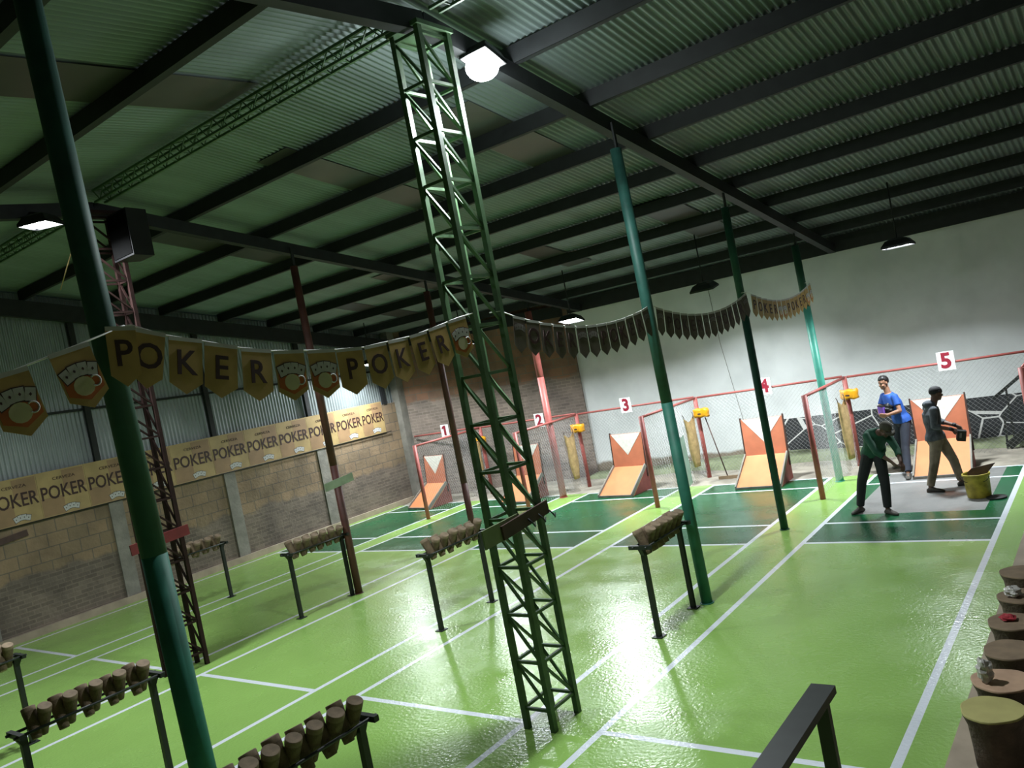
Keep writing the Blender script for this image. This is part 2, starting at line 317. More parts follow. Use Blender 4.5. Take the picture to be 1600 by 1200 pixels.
# ------------------------------------------------------------------ the setting: floor, walls, roof
LX = [-17.244, -14.803, -14.179, -11.651, -10.933, -8.426, -7.677, -5.165, -4.315, -1.816]   # lane lines
CY = [5.942, 11.886, 12.971, 15.643, 16.463]                                                # cross lines
LW = 0.075
XR = -1.48; XL = -17.6; YB = -3.0
def floor():
    xs = sorted({XL, XR, *[x-LW/2 for x in LX], *[x+LW/2 for x in LX], -4.02, -2.10}); ys = sorted({YB, 16.50, *[y-LW/2 for y in CY], *[y+LW/2 for y in CY], 13.46})
    mb = MB()
    for i in range(len(xs)-1):
        for j in range(len(ys)-1):
            x = (xs[i]+xs[i+1])/2; y = (ys[j]+ys[j+1])/2; m = 0
            if any(abs(x-a) < LW/2 for a in LX): m = 2
            else:
                lane = next((k for k in range(5) if LX[2*k] < x < LX[2*k+1]), None)
                if lane is not None:
                    if any(abs(y-a) < LW/2 for a in CY): m = 2
                    elif y > CY[1]: m = 1
                    if m == 1 and lane == 4 and -4.02 < x < -2.10 and y > 13.46: m = 3
            mb.add([(xs[i], ys[j], 0), (xs[i+1], ys[j], 0), (xs[i+1], ys[j+1], 0), (xs[i], ys[j+1], 0)], [(0, 1, 2, 3)], m)
    return struct('floor', mb, [M['lime'], M['green'], M['line'], M['bare']])
floor()
# dirt apron and mossy bank behind the targets
mb = MB(); nx, ny = 60, 10
for j in range(ny+1):
    for i in range(nx+1):
        x = -18.0+20.2*i/nx; y = 16.5+2.6*j/ny
        mb.v.append((x, y, (0.0 if j == 0 else 0.02*j/ny*3+0.025*math.sin(x*2.3+j)*math.sin(j*1.7))))
for j in range(ny):
    for i in range(nx): mb.f.append((j*(nx+1)+i, j*(nx+1)+i+1, (j+1)*(nx+1)+i+1, (j+1)*(nx+1)+i)); mb.mi.append(0); mb.sm.append(True)
struct('floor_apron', mb, M['dirt'])
mb = MB(); pr = [(17.95, 0.03), (18.15, 0.16), (18.45, 0.22), (18.72, 0.24)]; n = 50
for i in range(n+1):
    x = -11.9+14.0*i/n
    for k, (y, z) in enumerate(pr): mb.v.append((x, y+0.06*math.sin(x*1.9+k), z*(0.8+0.25*math.sin(x*0.8+k*0.4)) if k else 0.0))
for i in range(n):
    for k in range(3): mb.f.append((i*4+k, (i+1)*4+k, (i+1)*4+k+1, i*4+k+1)); mb.mi.append(0); mb.sm.append(True)
struct('floor_bank', mb, M['bank'])
struct('floor_ledge', MB().box((0.36, 6.0, 0.03), (3.68, 21.0, 0.06)), M['tan'])
struct('baseboard_left', MB().box((-17.56, 7.0, 0.07), (0.10, 20.4, 0.14)), M['tan'])
mb = MB().box((-17.70, 7.2, 1.5), (0.20, 20.6, 3.0))
struct('wall_left', mb, M['brickL'])
mb = MB()
for y in (2.9, 5.7, 8.45, 11.25, 14.1): mb.box((-17.585, y, 1.1), (0.05, 0.30, 2.2))
mb.box((-17.52, 17.32, 2.6), (0.28, 0.36, 5.2)); struct('trim_1', mb, M['conc'])
d = Vector((5.6, 1.25, 0)).normalized(); a = math.atan2(d.y, d.x)
mb = MB().box((-14.9, 18.06, 2.6), (6.0, 0.2, 5.2), Euler((0, 0, a)).to_matrix()); struct('wall_far_brick', mb, M['brickF'])
struct('wall_far', MB().box((-4.95, 18.80, 2.6), (14.3, 0.2, 5.2)), M['whitewall'])
struct('wall_right', MB().box((2.3, 7.5, 3.3), (0.2, 22.8, 6.6)), M['conc'])
struct('wall_back', MB().box((-7.7, -3.1, 3.3), (20.2, 0.2, 6.6)), M['brickL'])

def corrugated(mb, x0, x1, rows, pitch, amp, fn, ns=6):      # rows: list of row parameters; fn(u, row, wave) -> point
    n = int((x1-x0)/pitch*ns); o = len(mb.v)
    for r in rows:
        for i in range(n+1):
            u = x0+(x1-x0)*i/n; mb.v.append(fn(u, r, amp*math.sin(2*PI*u/pitch)))
    for k in range(len(rows)-1):
        for i in range(n):
            q = o+k*(n+1)+i; mb.f.append((q, q+1, q+n+2, q+n+1)); mb.mi.append(0); mb.sm.append(True)
mb = MB()
corrugated(mb, -18.2, 2.6, [6.0, 12.0, 19.3], 0.086, 0.019, lambda u, r, w: (u, r, RZ(r)+w+0.021))
corrugated(mb, -18.2, 2.6, [-3.4, 1.5, 6.0], 0.086, 0.019, lambda u, r, w: (u, r, RZ(r)+w+0.021))
CEIL = struct('ceiling', mb, M['zinc'])
mb = MB()
corrugated(mb, -3.1, 17.5, [0, 1], 0.09, 0.012, lambda u, r, w: (-17.72+w, u, 2.9 if r == 0 else RZ(u)-0.02))
struct('wall_left_sheeting', mb, M['zincwall'])
# smoky translucent sheets lapped under the roof sheeting
def skylight(x0, x1, y0, y1):
    mb = MB(); mb2 = MB()
    for y in (y0, y1):
        pass
    vs = [(x0, y0, RZ(y0)-0.012), (x1, y0, RZ(y0)-0.012), (x1, y1, RZ(y1)-0.012), (x0, y1, RZ(y1)-0.012)]
    vs += [(x, y, z+0.006) for x, y, z in vs]
    mb.add(vs, [(0, 1, 2, 3), (7, 6, 5, 4), (0, 4, 5, 1), (1, 5, 6, 2), (2, 6, 7, 3), (3, 7, 4, 0)])
    return mb.build('translucent_sheet', M['sky'], CEIL)
for q in [(-9.1, -8.45, 7.2, 10.25), (-6.7, -5.95, 8.0, 10.3), (-6.75, -6.0, 13.2, 16.0), (-9.75, -9.1, 13.6, 15.6), (-13.1, -12.35, 7.2, 10.4), (-15.6, -14.9, 13.5, 16.2), (-8.12, -7.22, 3.0, 5.95), (-12.9, -12.2, 12.6, 14.6)]: skylight(*q)

# roof frame
PUR = [7.42, 8.90, 10.34, 11.82, 13.22, 14.66, 16.08, 17.50]
for i, y in enumerate(PUR):
    mb = MB(); z0 = PZ(y); x0, x1 = -17.55, 2.2                  # C channel: web towards the camera, two flanges
    mb.box(((x0+x1)/2, y-0.045, z0+0.095), (x1-x0, 0.012, 0.19)); mb.box(((x0+x1)/2, y-0.005, z0+0.006), (x1-x0, 0.09, 0.012)); mb.box(((x0+x1)/2, y-0.005, z0+0.184), (x1-x0, 0.09, 0.012))
    tag(mb.build('roof_purlin', M['steel']), 'dark steel purlin under the roof, %s down the far slope from the ridge' % ORD[i], 'beam', 'roof purlins')
for i, y in enumerate([4.55, 3.0, 1.4]):
    mb = MB(); z0 = PZ(y); mb.box((-7.7, y-0.045, z0+0.095), (19.7, 0.012, 0.19)); mb.box((-7.7, y-0.005, z0+0.006), (19.7, 0.09, 0.012)); mb.box((-7.7, y-0.005, z0+0.184), (19.7, 0.09, 0.012))
    tag(mb.build('roof_purlin', M['steel']), 'dark steel purlin under the near roof slope, %s from the ridge' % ORD[i], 'beam', 'roof purlins')
tag(MB().box((-4.9, 18.52, 4.66), (13.9, 0.12, 0.34)).build('eave_beam', M['steel']), 'dark eave beam along the top of the white wall', 'beam')
mb = MB().beam((-17.3, 17.42, 4.72), (-12.0, 18.42, 4.60), 0.12, 0.3); tag(mb.build('eave_beam', M['steel']), 'dark eave beam along the top of the far brick wall', 'beam')
for x, nm in ((-4.86, 'above the green poles'), (-11.4, 'above the red poles'), (-17.38, 'against the left wall')):
    mb = MB(); dz = 0.10 if x > -17 else 0.22
    for (y0, y1) in ((-2.8, 6.0), (6.0, 18.4 if x > -17 else 17.1)):
        z0, z1 = PZ(y0)-dz, PZ(y1)-dz
        mb.beam((x, y0, z0), (x, y1, z1), 0.13, 0.19 if x > -17 else 0.34)
    tag(mb.build('rafter_beam', M['steel']), 'long dark sloping rafter %s' % nm, 'beam', 'rafters')
def ridge_truss(x0, x1, label):
    t = empty('lattice_truss', ((x0+x1)/2, 6.0, 6.79), label, 'truss', 'ridge trusses'); L = (x1-x0)/2
    mb = MB()
    for y in (-0.07, 0.07): mb.beam((-L, y, 0.16), (L, y, 0.16), 0.03, 0.03)
    mb.build('top_chord', M['greensteel'], t)
    mb = MB()
    for y in (-0.07, 0.07): mb.beam((-L, y, 0), (L, y, 0), 0.028, 0.028)
    mb.build('bottom_chord', M['greensteel'], t)
    mb = MB(); n = int(2*L/0.30)
    for k in range(n):
        xa = -L+2*L*k/n; xb = -L+2*L*(k+1)/n; xm = (xa+xb)/2
        for y in (-0.07, 0.07): mb.beam((xa, y, 0.16), (xm, y, 0), 0.011, 0.011); mb.beam((xm, y, 0), (xb, y, 0.16), 0.011, 0.011)
        mb.beam((xa, -0.07, 0.16), (xm, 0.07, 0.16), 0.011, 0.011); mb.beam((xm, -0.07, 0), (xm, 0.07, 0), 0.011, 0.011)
    mb.build('web', M['greensteel'], t)
ridge_truss(-11.15, -5.15, 'thin zigzag truss under the ridge between the two lattice columns')
ridge_truss(-17.4, -11.65, 'thin zigzag truss from the left lattice column to the left wall')
ridge_truss(-4.65, 2.1, 'thin zigzag truss running right from the green lattice column')
# dark posts of the metal sheeting
for i, y in enumerate([5.45, 8.28, 11.08, 13.96, 16.75]):
    z1 = PZ(y)-0.1
    mb = MB().box((-17.62, y, (3.0+z1)/2), (0.09, 0.12, z1-3.0))
    tag(mb.build('sheeting_post', M['steel']), 'black steel post before the metal sheeting, %s from the camera' % ORD[i], 'post', 'posts on the left wall')
mb = MB()
mb.beam((-17.66, -2.8, 4.55), (-17.66, 16.9, 4.0), 0.03, 0.05)
tag(mb.build('sheeting_rail', M['steel']), 'thin dark rail across the metal sheeting of left wall', 'rail')

# ------------------------------------------------------------------ lattice columns
def lattice_column(x, y, m, label, hx, hy, H, panels):
    t = empty('lattice_column', (x, y, 0), label, 'column', 'lattice columns')
    cs = [(-hx, -hy), (hx, -hy), (hx, hy), (-hx, hy)]
    for cx, cy in cs:
        MB().box((cx, cy, H/2), (0.055, 0.055, H)).build('leg', m, t)
    h = mb = MB(); dgn = MB(); st = (H-0.25)/panels
    for k in range(panels+1):
        z = 0.2+st*k
        for i in range(4):
            a, b = cs[i], cs[(i+1) % 4]
            mb.beam((*a, z), (*b, z), 0.028, 0.028)
            if k < panels: dgn.beam((*(a if i < 2 else b), z+st), (*(b if i < 2 else a), z), 0.024, 0.024)
    mb.build('cross_bar', m, t); dgn.build('diagonal_brace', m, t)
    MB().box((0, 0, H+0.02), (2*hx+0.1, 2*hy+0.1, 0.04)).build('cap_plate', m, t)
    return t
lattice_column(-4.91, 6.04, M['greensteel'], 'green lattice steel column in the middle, beside the blazing lamp', 0.155, 0.205, 6.66, 14)
lattice_column(-11.4, 6.0, M['rust'], 'rust-red lattice steel column at left behind the first green pole', 0.13, 0.25, 6.66, 14)

# ------------------------------------------------------------------ round poles
def pole(x, y, r, mats, zs, label, lean=(0, 0), H=None):
    Ht = H or PZ(y)-0.42
    t = empty('roof_pole', (x, y, 0), label, 'pole', 'round roof poles')
    zz = [0]+zs+[Ht]
    for k in range(len(zz)-1):
        a, b = zz[k], zz[k+1]
        o = MB().tube([(lean[0]*a, lean[1]*a, a), (lean[0]*b, lean[1]*b, b)], r, 20).build('shaft' if k == 0 else 'upper_shaft', mats[k], t)
    MB().box((lean[0]*Ht+0.02, lean[1]*Ht, Ht+0.12), (0.025, 0.05, 0.42)).build('bracket', M['steel'], t)
    MB().tube([(0, 0, 0), (0, 0, 0.012)], r*1.25, 16).build('foot_ring', mats[0], t)
    return t
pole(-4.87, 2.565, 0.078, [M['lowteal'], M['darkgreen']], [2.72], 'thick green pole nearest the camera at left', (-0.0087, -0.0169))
pole(-4.724, 9.30, 0.072, [M['teal'], M['shadedteal']], [2.6], 'green pole with the cone rack beside it, right of the lattice column', (-0.0103, -0.0053))
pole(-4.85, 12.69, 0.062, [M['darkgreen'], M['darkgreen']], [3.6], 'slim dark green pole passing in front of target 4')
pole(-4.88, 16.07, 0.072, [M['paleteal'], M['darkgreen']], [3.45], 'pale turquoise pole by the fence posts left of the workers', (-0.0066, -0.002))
pole(-11.33, 9.29, 0.066, [M['rustred'], M['rustred']], [2.3], 'reddish brown pole standing left of centre before the brick wall')
pole(-11.40, 12.62, 0.068, [M['rustred'], M['rustred']], [1.2], 'brown pole between target 1 and the green lattice column')
pole(-11.52, 16.22, 0.085, [M['salmon'], M['salmon']], [3.0], 'stout salmon pole standing in front of the number 2 sign')

# boards fixed on posts
def board(x, y0, y1, z, h, m, label, tilt=0.03, th=0.022):
    mb = MB().beam((x, y0, z-tilt), (x, y1, z+tilt), th, h); return tag(mb.build('marking_board', m), label, 'board', 'boards on the columns')
b = board(-4.700, 5.58, 6.32, 2.0, 0.13, M['brownboard'], 'dark brown board with hooks on the green lattice column')
for k in range(3):
    yk = 6.36-0.17*k; MB().tube([(-4.69, yk-0.05, 2.0), (-4.665, yk-0.02, 1.95), (-4.66, yk, 1.91), (-4.665, yk+0.02, 1.95)], 0.008, 6).build('hook', M['steel'], b)
board(-4.719, 5.33, 5.86, 1.985, 0.17, M['olive'], 'olive green board sticking out left of the lattice column', 0.01, 0.016)
board(-11.231, 5.47, 6.36, 1.955, 0.15, M['redboard'], 'dark red board across the rusty lattice column')
board(-11.252, 8.95, 9.60, 2.0, 0.14, M['palegreen'], 'faded green board across the red-brown pole')
board(-17.575, 6.1, 6.66, 1.99, 0.12, M['brownboard'], 'dark board low on the left wall at frame edge')

# ------------------------------------------------------------------ target end frames with chain-link
def frame(x, label, right=False):
    t = empty('side_frame', (x, 16.0, 0), label, 'fence', 'fence frames between the targets')
    for y in (-1.35, 1.3): MB().tube([(0, y, 0), (0, y, 1.9)], 0.05, 14).build('post', M['salmon'], t)
    MB().tube([(0, -1.35, 1.88), (0, 1.3, 1.88)], 0.028, 10).build('top_rail', M['salmon'], t)
    mb = MB(); p = 0.075; L, Hh = 2.55, 1.78; z0 = 0.08; w = 0.0019
    k = -Hh
    while k < L:
        a0 = max(0, k); a1 = min(L, k+Hh)
        for sg in (0, 1):
            q0 = (0, -1.3+(a0 if not sg else L-a0), z0+(a0-k)); q1 = (0, -1.3+(a1 if not sg else L-a1), z0+(a1-k))
            mb.tube([q0, q1], w, 3, caps=False)
        k += p*1.2
    mb.build('chain_link_mesh', M['wire'], t)
    return t
for x, l in ((-14.65, 'salmon pipe fence frame beside target 1'), (-11.42, 'salmon pipe fence frame behind the stout salmon pole'), (-8.13, 'salmon pipe fence frame between targets 3 and 4'), (-4.80, 'salmon pipe fence frame beside the pale turquoise pole'), (-1.45, 'salmon pipe fence frame at right edge by the stair')): frame(x, l)
def back_fence(x0, x1, label):
    t = empty('back_fence', ((x0+x1)/2, 17.34, 0), label, 'fence', 'back fences of the lanes'); L = x1-x0
    MB().tube([(-L/2, 0, 1.88), (L/2, 0, 1.90)], 0.024, 10).build('top_rail', M['salmon'], t)
    mb = MB(); Hh = 1.76; z0 = 0.1; k = -Hh
    while k < L:
        a0 = max(0, k); a1 = min(L, k+Hh)
        for sg in (0, 1):
            q0 = (-L/2+(a0 if not sg else L-a0), 0, z0+(a0-k)); q1 = (-L/2+(a1 if not sg else L-a1), 0, z0+(a1-k)); mb.tube([q0, q1], 0.0019, 3, caps=False)
        k += 0.09
    mb.build('chain_link_mesh', M['wire'], t)
for i, (x0, x1) in enumerate([(-17.3, -14.65), (-14.65, -11.42), (-11.42, -8.13), (-8.13, -4.8), (-4.8, -1.45), (-1.45, 0.8)]):
    back_fence(x0+0.05, x1-0.05, 'pipe rail and wire mesh behind the target marked %d' % (i+1) if i < 5 else 'pipe rail and wire mesh running out at the right edge')
for n_, x, z in (('1', -15.95, 1.93), ('2', -12.58, 1.86), ('3', -9.94, 1.94), ('4', -6.47, 1.93), ('5', -2.90, 1.93)):
    t = empty('number_sign', (x, 17.29, z), 'white square sign with a dark red number %s on the back rail' % n_, 'sign', 'lane number signs')
    MB().box((0, 0, 0), (0.30, 0.012, 0.36)).build('plate', M['white'], t)
    if n_ == '1':
        mb = MB(); mb.prism([(-0.035, -0.13), (0.045, -0.13), (0.045, 0.15), (-0.03, 0.15), (-0.095, 0.10), (-0.095, 0.05), (-0.035, 0.075)], 0.004, lambda a, b, c: (a, -0.012+c, b)).build('number', M['numred'], t)
    else: text('number', n_, 0.40, M['numred'], t, (0, -0.009, -0.005), SIGNM, 0.035, 1.0)
# ------------------------------------------------------------------ targets
def target(x, yaw, n_):
    t = empty('throwing_target', (x, 16.6, 0), 'peach sloping target box with a white triangle board, in lane %d' % n_, 'target', 'throwing targets', (0, 0, yaw))
    w = 0.45
    # bed: sloping slab
    mb = MB(); pf, ph = (-0.74, 0.05), (0.0, 0.56)
    vs = [(-w-0.03, pf[0], pf[1]), (w+0.03, pf[0], pf[1]), (w-0.01, ph[0], ph[1]), (-w+0.01, ph[0], ph[1])]
    vs += [(a, b+0.03, c-0.06) for a, b, c in vs]
    mb.add(vs, [(0, 1, 2, 3), (7, 6, 5, 4), (0, 4, 5, 1), (1, 5, 6, 2), (2, 6, 7, 3), (3, 7, 4, 0)]); mb.build('clay_bed', M['peach'], t)
    mb = MB()
    for sx in (-1, 1): mb.beam((sx*(w+0.02), -0.76, 0.04), (sx*(w-0.0), 0.0, 0.57), 0.03, 0.09)
    mb.beam((-w-0.03, -0.77, 0.025), (w+0.03, -0.77, 0.025), 0.03, 0.05); mb.build('bed_edge', M['conc'], t)
    for sx in (-1, 1):
        mb = MB(); xx = sx*(w-0.015); mb.add([(xx-0.012, -0.70, 0), (xx-0.012, 0.1, 0), (xx-0.012, 0.1, 0.53), (xx-0.012, 0.0, 0.50), (xx+0.012, -0.70, 0), (xx+0.012, 0.1, 0), (xx+0.012, 0.1, 0.53), (xx+0.012, 0.0, 0.50)],
            [(0, 1, 2, 3), (7, 6, 5, 4), (0, 4, 5, 1), (1, 5, 6, 2), (2, 6, 7, 3), (3, 7, 4, 0)])
        mb.build('side_board', M['maroon'], t)
    mb = MB(); b0, b1 = (0.0, 0.54), (0.07, 1.33)
    fr = lambda a, s, c: (a, b0[0]+(b1[0]-b0[0])*s+c, b0[1]+(b1[1]-b0[1])*s)
    mb.prism([(-w+0.01, 0), (w-0.01, 0), (w, 1), (-w, 1)], 0.03, fr); bb = mb.build('backboard', M['orange'], t)
    fr2 = lambda a, s, c: (a, b0[0]+(b1[0]-b0[0])*s-0.001-c, b0[1]+(b1[1]-b0[1])*s)
    MB().prism([(-w+0.03, 0.995), (0.0, 0.36), (w-0.03, 0.995)], 0.004, fr2).build('white_triangle', M['chalk'], bb)
    for sx in (-1, 1): MB().beam((sx*(w+0.012), 0.01, 0.3), (sx*(w+0.012), 0.085, 1.37), 0.025, 0.04).build('upright', M['brownboard'], t)
for n_, (x, yaw) in enumerate([(-16.02, -0.16), (-12.72, -0.1), (-9.75, -0.1), (-6.44, 0.0), (-3.06, 0.03)]): target(x, yaw, n_+1)

def gourd_box(x, n_, gl):
    t = empty('yellow_holder', (x, 17.17, 1.54), gl, 'box', 'yellow holders on the fence posts')
    bm = bmesh.new(); bmesh.ops.create_cube(bm, size=1.0); bmesh.ops.subdivide_edges(bm, edges=bm.edges, cuts=3, use_grid_fill=True)
    for v in bm.verts:
        p = v.co; k = 1-0.10*(abs(p.x*2)**3+abs(p.y*2)**3+abs(p.z*2)**3)/3
        v.co = Vector((p.x*0.35*k+0.01*math.sin(9*p.z), p.y*0.16*k, p.z*0.21*k+0.012*math.sin(11*p.x+x)))
    mb = MB(); mb.add([v.co for v in bm.verts], [[v.index for v in f.verts] for f in bm.faces], 0, True); bm.free()
    mb.build('body', M['yellow'], t); MB().box((-0.02, -0.075, -0.015), (0.08, 0.012, 0.03)).build('slot', M['brownboard'], t)
    MB().box((0, 0.05, 0.0), (0.05, 0.06, 0.04)).build('clamp', M['salmon'], t)
for x, g in ((-14.62, 'yellow plastic holder on the fence post beside target 1'), (-11.36, 'yellow plastic holder on the fence post left of target 3'), (-7.98, 'yellow plastic holder on the fence post above the wooden rake'), (-4.72, 'yellow plastic holder on the post behind the bending man')): gourd_box(x, 0, g)

def sack(x, y, z0, z1, w, label, m=None):
    t = empty('hanging_sack', (x, y, z0), label, 'sack', 'sacks hung on the fence frames'); mb = MB(); n = 12; H = z1-z0; k = 10
    for i in range(k+1):
        s = i/k; ww = w*(0.52+0.48*s)*(1+0.08*math.sin(7*s)); dd = 0.05+0.03*math.sin(PI*s)
        for j in range(n):
            a = 2*PI*j/n; mb.v.append((dd*math.cos(a)+0.012*math.sin(5*a+6*s), ww/2*math.sin(a), H*s+(0.12*abs(math.sin(a))**3 if i == k else 0)))
    for i in range(k):
        for j in range(n): mb.f.append((i*n+j, i*n+(j+1) % n, (i+1)*n+(j+1) % n, (i+1)*n+j)); mb.mi.append(0); mb.sm.append(True)
    mb.f.append(tuple(reversed(range(n)))); mb.mi.append(0); mb.sm.append(False)
    mb.build('cloth', m or M['sack'], t)
    for s in (-1, 1): MB().tube([(0, s*w*0.42, H+0.05), (-0.01, s*w*0.5, H+0.16), (-0.03, s*w*0.5, H+0.2)], 0.008, 6).build('tie', M['brownboard'], t)
sack(-8.04, 16.62, 0.42, 1.42, 0.50, 'tan sack with two tied ears between targets 3 and 4')
sack(-4.71, 16.52, 0.35, 1.40, 0.50, 'long tan sack hung by the pale turquoise pole')
sack(-11.33, 16.68, 0.35, 1.38, 0.42, 'tan sack with folds behind the stout salmon pole')
sack(-14.56, 16.85, 0.38, 1.45, 0.42, 'yellowish sack hung beside target 1')
mb = MB(); n = 10
for i in range(n+1):
    for z in (0.12, 0.6, 1.20): mb.v.append((-8.07+0.012*math.sin(i*1.9+z*3), 15.55+0.7*i/n, z-0.03*math.sin(i)))
    for z in (0.12, 0.6, 1.20): mb.v.append((-8.055+0.012*math.sin(i*1.9+z*3), 15.55+0.7*i/n, z-0.03*math.sin(i)))
for i in range(n):
    a, b = i*6, (i+1)*6
    for k in (0, 1): mb.f += [(a+k, b+k, b+k+1, a+k+1), (a+3+k, a+4+k, b+4+k, b+3+k)]; mb.mi += [0, 0]; mb.sm += [True, True]
tag(mb.build('plastic_screen', M['paletarp']), 'pale green plastic screen hanging beside the tan sack', 'screen')
t = empty('wooden_rake', (-7.55, 17.0, 0), 'wooden levelling rake leaning on the fence post right of the tan sack', 'rake')
MB().tube([(0, 0.0, 0.05), (-0.38, 0.22, 1.42)], 0.014, 8).build('handle', M['brownboard'], t)
MB().box((0.02, -0.01, 0.045), (0.46, 0.03, 0.09), Euler((0, 0, 0.1)).to_matrix()).build('head', M['wood'], t)

# ------------------------------------------------------------------ cone racks and the cones on them
def cone_mesh():
    mb = MB(); prof = [(0.044, -0.005), (0.050, 0.0), (0.054, 0.05), (0.064, 0.15), (0.074, 0.26), (0.074, 0.30), (0.068, 0.305)]; n = 16
    for r, z in prof:
        for k in range(n): mb.v.append((r*math.cos(2*PI*k/n), r*math.sin(2*PI*k/n), z-0.145))
    for i in range(len(prof)-1):
        for k in range(n): mb.f.append((i*n+k, i*n+(k+1) % n, (i+1)*n+(k+1) % n, (i+1)*n+k)); mb.mi.append(0 if i < 4 else 1); mb.sm.append(True)
    mb.f.append(tuple(reversed(range(n)))); mb.mi.append(1); mb.sm.append(False)
    mb.f.append(tuple((len(prof)-1)*n+k for k in range(n))); mb.mi.append(1); mb.sm.append(False)
    o = mb.build('clay_cone', [M['clay'], M['claylight']]); me = o.data; bpy.data.objects.remove(o); return me
CONE = cone_mesh()
def rack(x, y0, y1, pairs, label, where, z=1.08, gap=0.085):
    t = empty('cone_rack', (x, (y0+y1)/2, 0), label, 'rack', 'cone racks'); L = (y1-y0)/2
    for s in (-1, 1): MB().tube([(s*gap, -L-0.10, z), (s*gap, L+0.10, z)], 0.014, 8).build('rail', M['blackpaint'], t)
    for s in (-1, 1):
        MB().box((0, s*L, (z-0.02)/2), (0.055, 0.055, z-0.02)).build('post', M['blackpaint'], t)
        MB().beam((-gap-0.06, s*(L+0.05), z), (gap+0.06, s*(L+0.05), z), 0.045, 0.045).build('end_bar', M['blackpaint'], t)
        MB().box((0, s*L, 0.005), (0.13, 0.13, 0.01)).build('foot_plate', M['blackpaint'], t)
        MB().beam((0, s*L, z-0.10), (0, s*(L+0.05), z-0.01), 0.05, 0.05).build('strut', M['blackpaint'], t)
    pitch = 2*(L-0.02)/pairs
    for k in range(pairs*2):
        side = -1 if k % 2 == 0 else 1
        y = (y0+y1)/2-L+0.03+pitch*(k//2+0.5)+(-0.043 if k % 2 == 0 else 0.043)
        c = bpy.data.objects.new('clay_cone', CONE); COL.objects.link(c)
        ang = side*(0.42+random.uniform(-0.05, 0.05))
        c.rotation_euler = (random.uniform(-0.05, 0.05), ang, random.uniform(0, 0)); sc = random.uniform(0.94, 1.04); c.scale = (sc*0.86, sc*0.86, sc*0.98)
        c.location = (x-side*(-0.012), y, z+0.035+random.uniform(-0.01, 0.015))
        i = k//2
        tag(c, 'clay cone leaning %s, %s from the near end, on rack %s' % ('left' if side < 0 else 'right', ORD[i], where), 'clay cone', 'clay cones on the racks')
    return t
rack(-8.17, 2.72, 3.92, 5, 'black cone rack at lower left, left of the thick green pole', 'left of thick pole')
rack(-4.90, 2.62+0.02, 3.78, 6, 'black cone rack at the bottom edge, right of the thick green pole', 'at bottom edge')
rack(-11.31, 2.75, 3.86, 5, 'black cone rack cut by the left edge of the picture', 'cut by left edge')
rack(-14.66, 7.75, 8.90, 5, 'cone rack far left close to the block wall', 'near block wall')
rack(-11.40, 8.08, 9.20, 6, 'cone rack reaching to the red-brown pole', 'reaching red-brown pole')
rack(-8.12, 7.95, 9.10, 6, 'cone rack just left of the green lattice column', 'left of lattice column')
rack(-4.83, 8.16, 9.12, 6, 'cone rack against the green pole right of centre', 'against green pole')
t = empty('bench', (-1.84, 4.4, 0), 'black plank trestle at the bottom edge, near the right stools', 'bench')
MB().beam((0, -1.2, 1.075), (0, 0.57, 1.075), 0.15, 0.05).build('plank', M['blackpaint'], t)
for y in (-1.1, 0.48):
    MB().beam((0, y, 0), (0, y, 1.05), 0.085, 0.05).build('leg', M['blackpaint'], t)

# ------------------------------------------------------------------ stump stools along the right edge
def stump(i, x, y, top, desc, h=0.45):
    t = empty('stump_stool', (x, y, 0.06), desc, 'stool', 'stump stools'); mb = MB(); n = 28; random.seed(i)
    prof = [(0.165, 0), (0.168, 0.12), (0.178, 0.30), (0.20, 0.36), (0.205, h-0.07)]; ph = random.uniform(0, 6)
    for r, z in prof:
        for k in range(n): a = 2*PI*k/n; rr = r*(1+0.03*math.sin(3*a+ph)+0.015*math.sin(7*a)); mb.v.append((rr*math.cos(a), rr*math.sin(a), z))
    for q in range(len(prof)-1):
        for k in range(n): mb.f.append((q*n+k, q*n+(k+1) % n, (q+1)*n+(k+1) % n, (q+1)*n+k)); mb.mi.append(0); mb.sm.append(True)
    mb.f.append(tuple(range(n))); mb.mi.append(0); mb.sm.append(False)
    mb.build('trunk', M['bark'], t)
    mb = MB(); 
    for z, kk in ((h-0.07, 1.0), (h-0.058, 1.0), (h-0.055, 0.97)):
        for k in range(n): a = 2*PI*k/n; rr = 0.205*kk*(1+0.03*math.sin(3*a+ph)+0.015*math.sin(7*a)); mb.v.append((rr*math.cos(a), rr*math.sin(a), z))
    for q in range(2):
        for k in range(n): mb.f.append((q*n+k, q*n+(k+1) % n, (q+1)*n+(k+1) % n, (q+1)*n+k)); mb.mi.append(0); mb.sm.append(True)
    mb.f.append(tuple(2*n+k for k in range(n))); mb.mi.append(0); mb.sm.append(False)
    mb.build('seat_face', M[top], t)
stump(1, -1.14, 6.18, 'yellowtop', 'nearest stump stool with a yellowish top at the lower right edge')
stump(2, -1.13, 6.66, 'pinktop', 'stump stool with a pinkish top and a plastic bag on it')
stump(3, -1.12, 7.24, 'browntop', 'brown stump stool just behind the one with the plastic bag')
stump(4, -1.16, 7.85, 'browntop', 'brown stump stool with a red cloth on its top')
stump(5, -1.15, 8.50, 'browntop', 'brown stump stool, second from the far end of the row')
stump(6, -1.20, 9.20, 'browntop', 'farthest brown stump stool at the right edge')
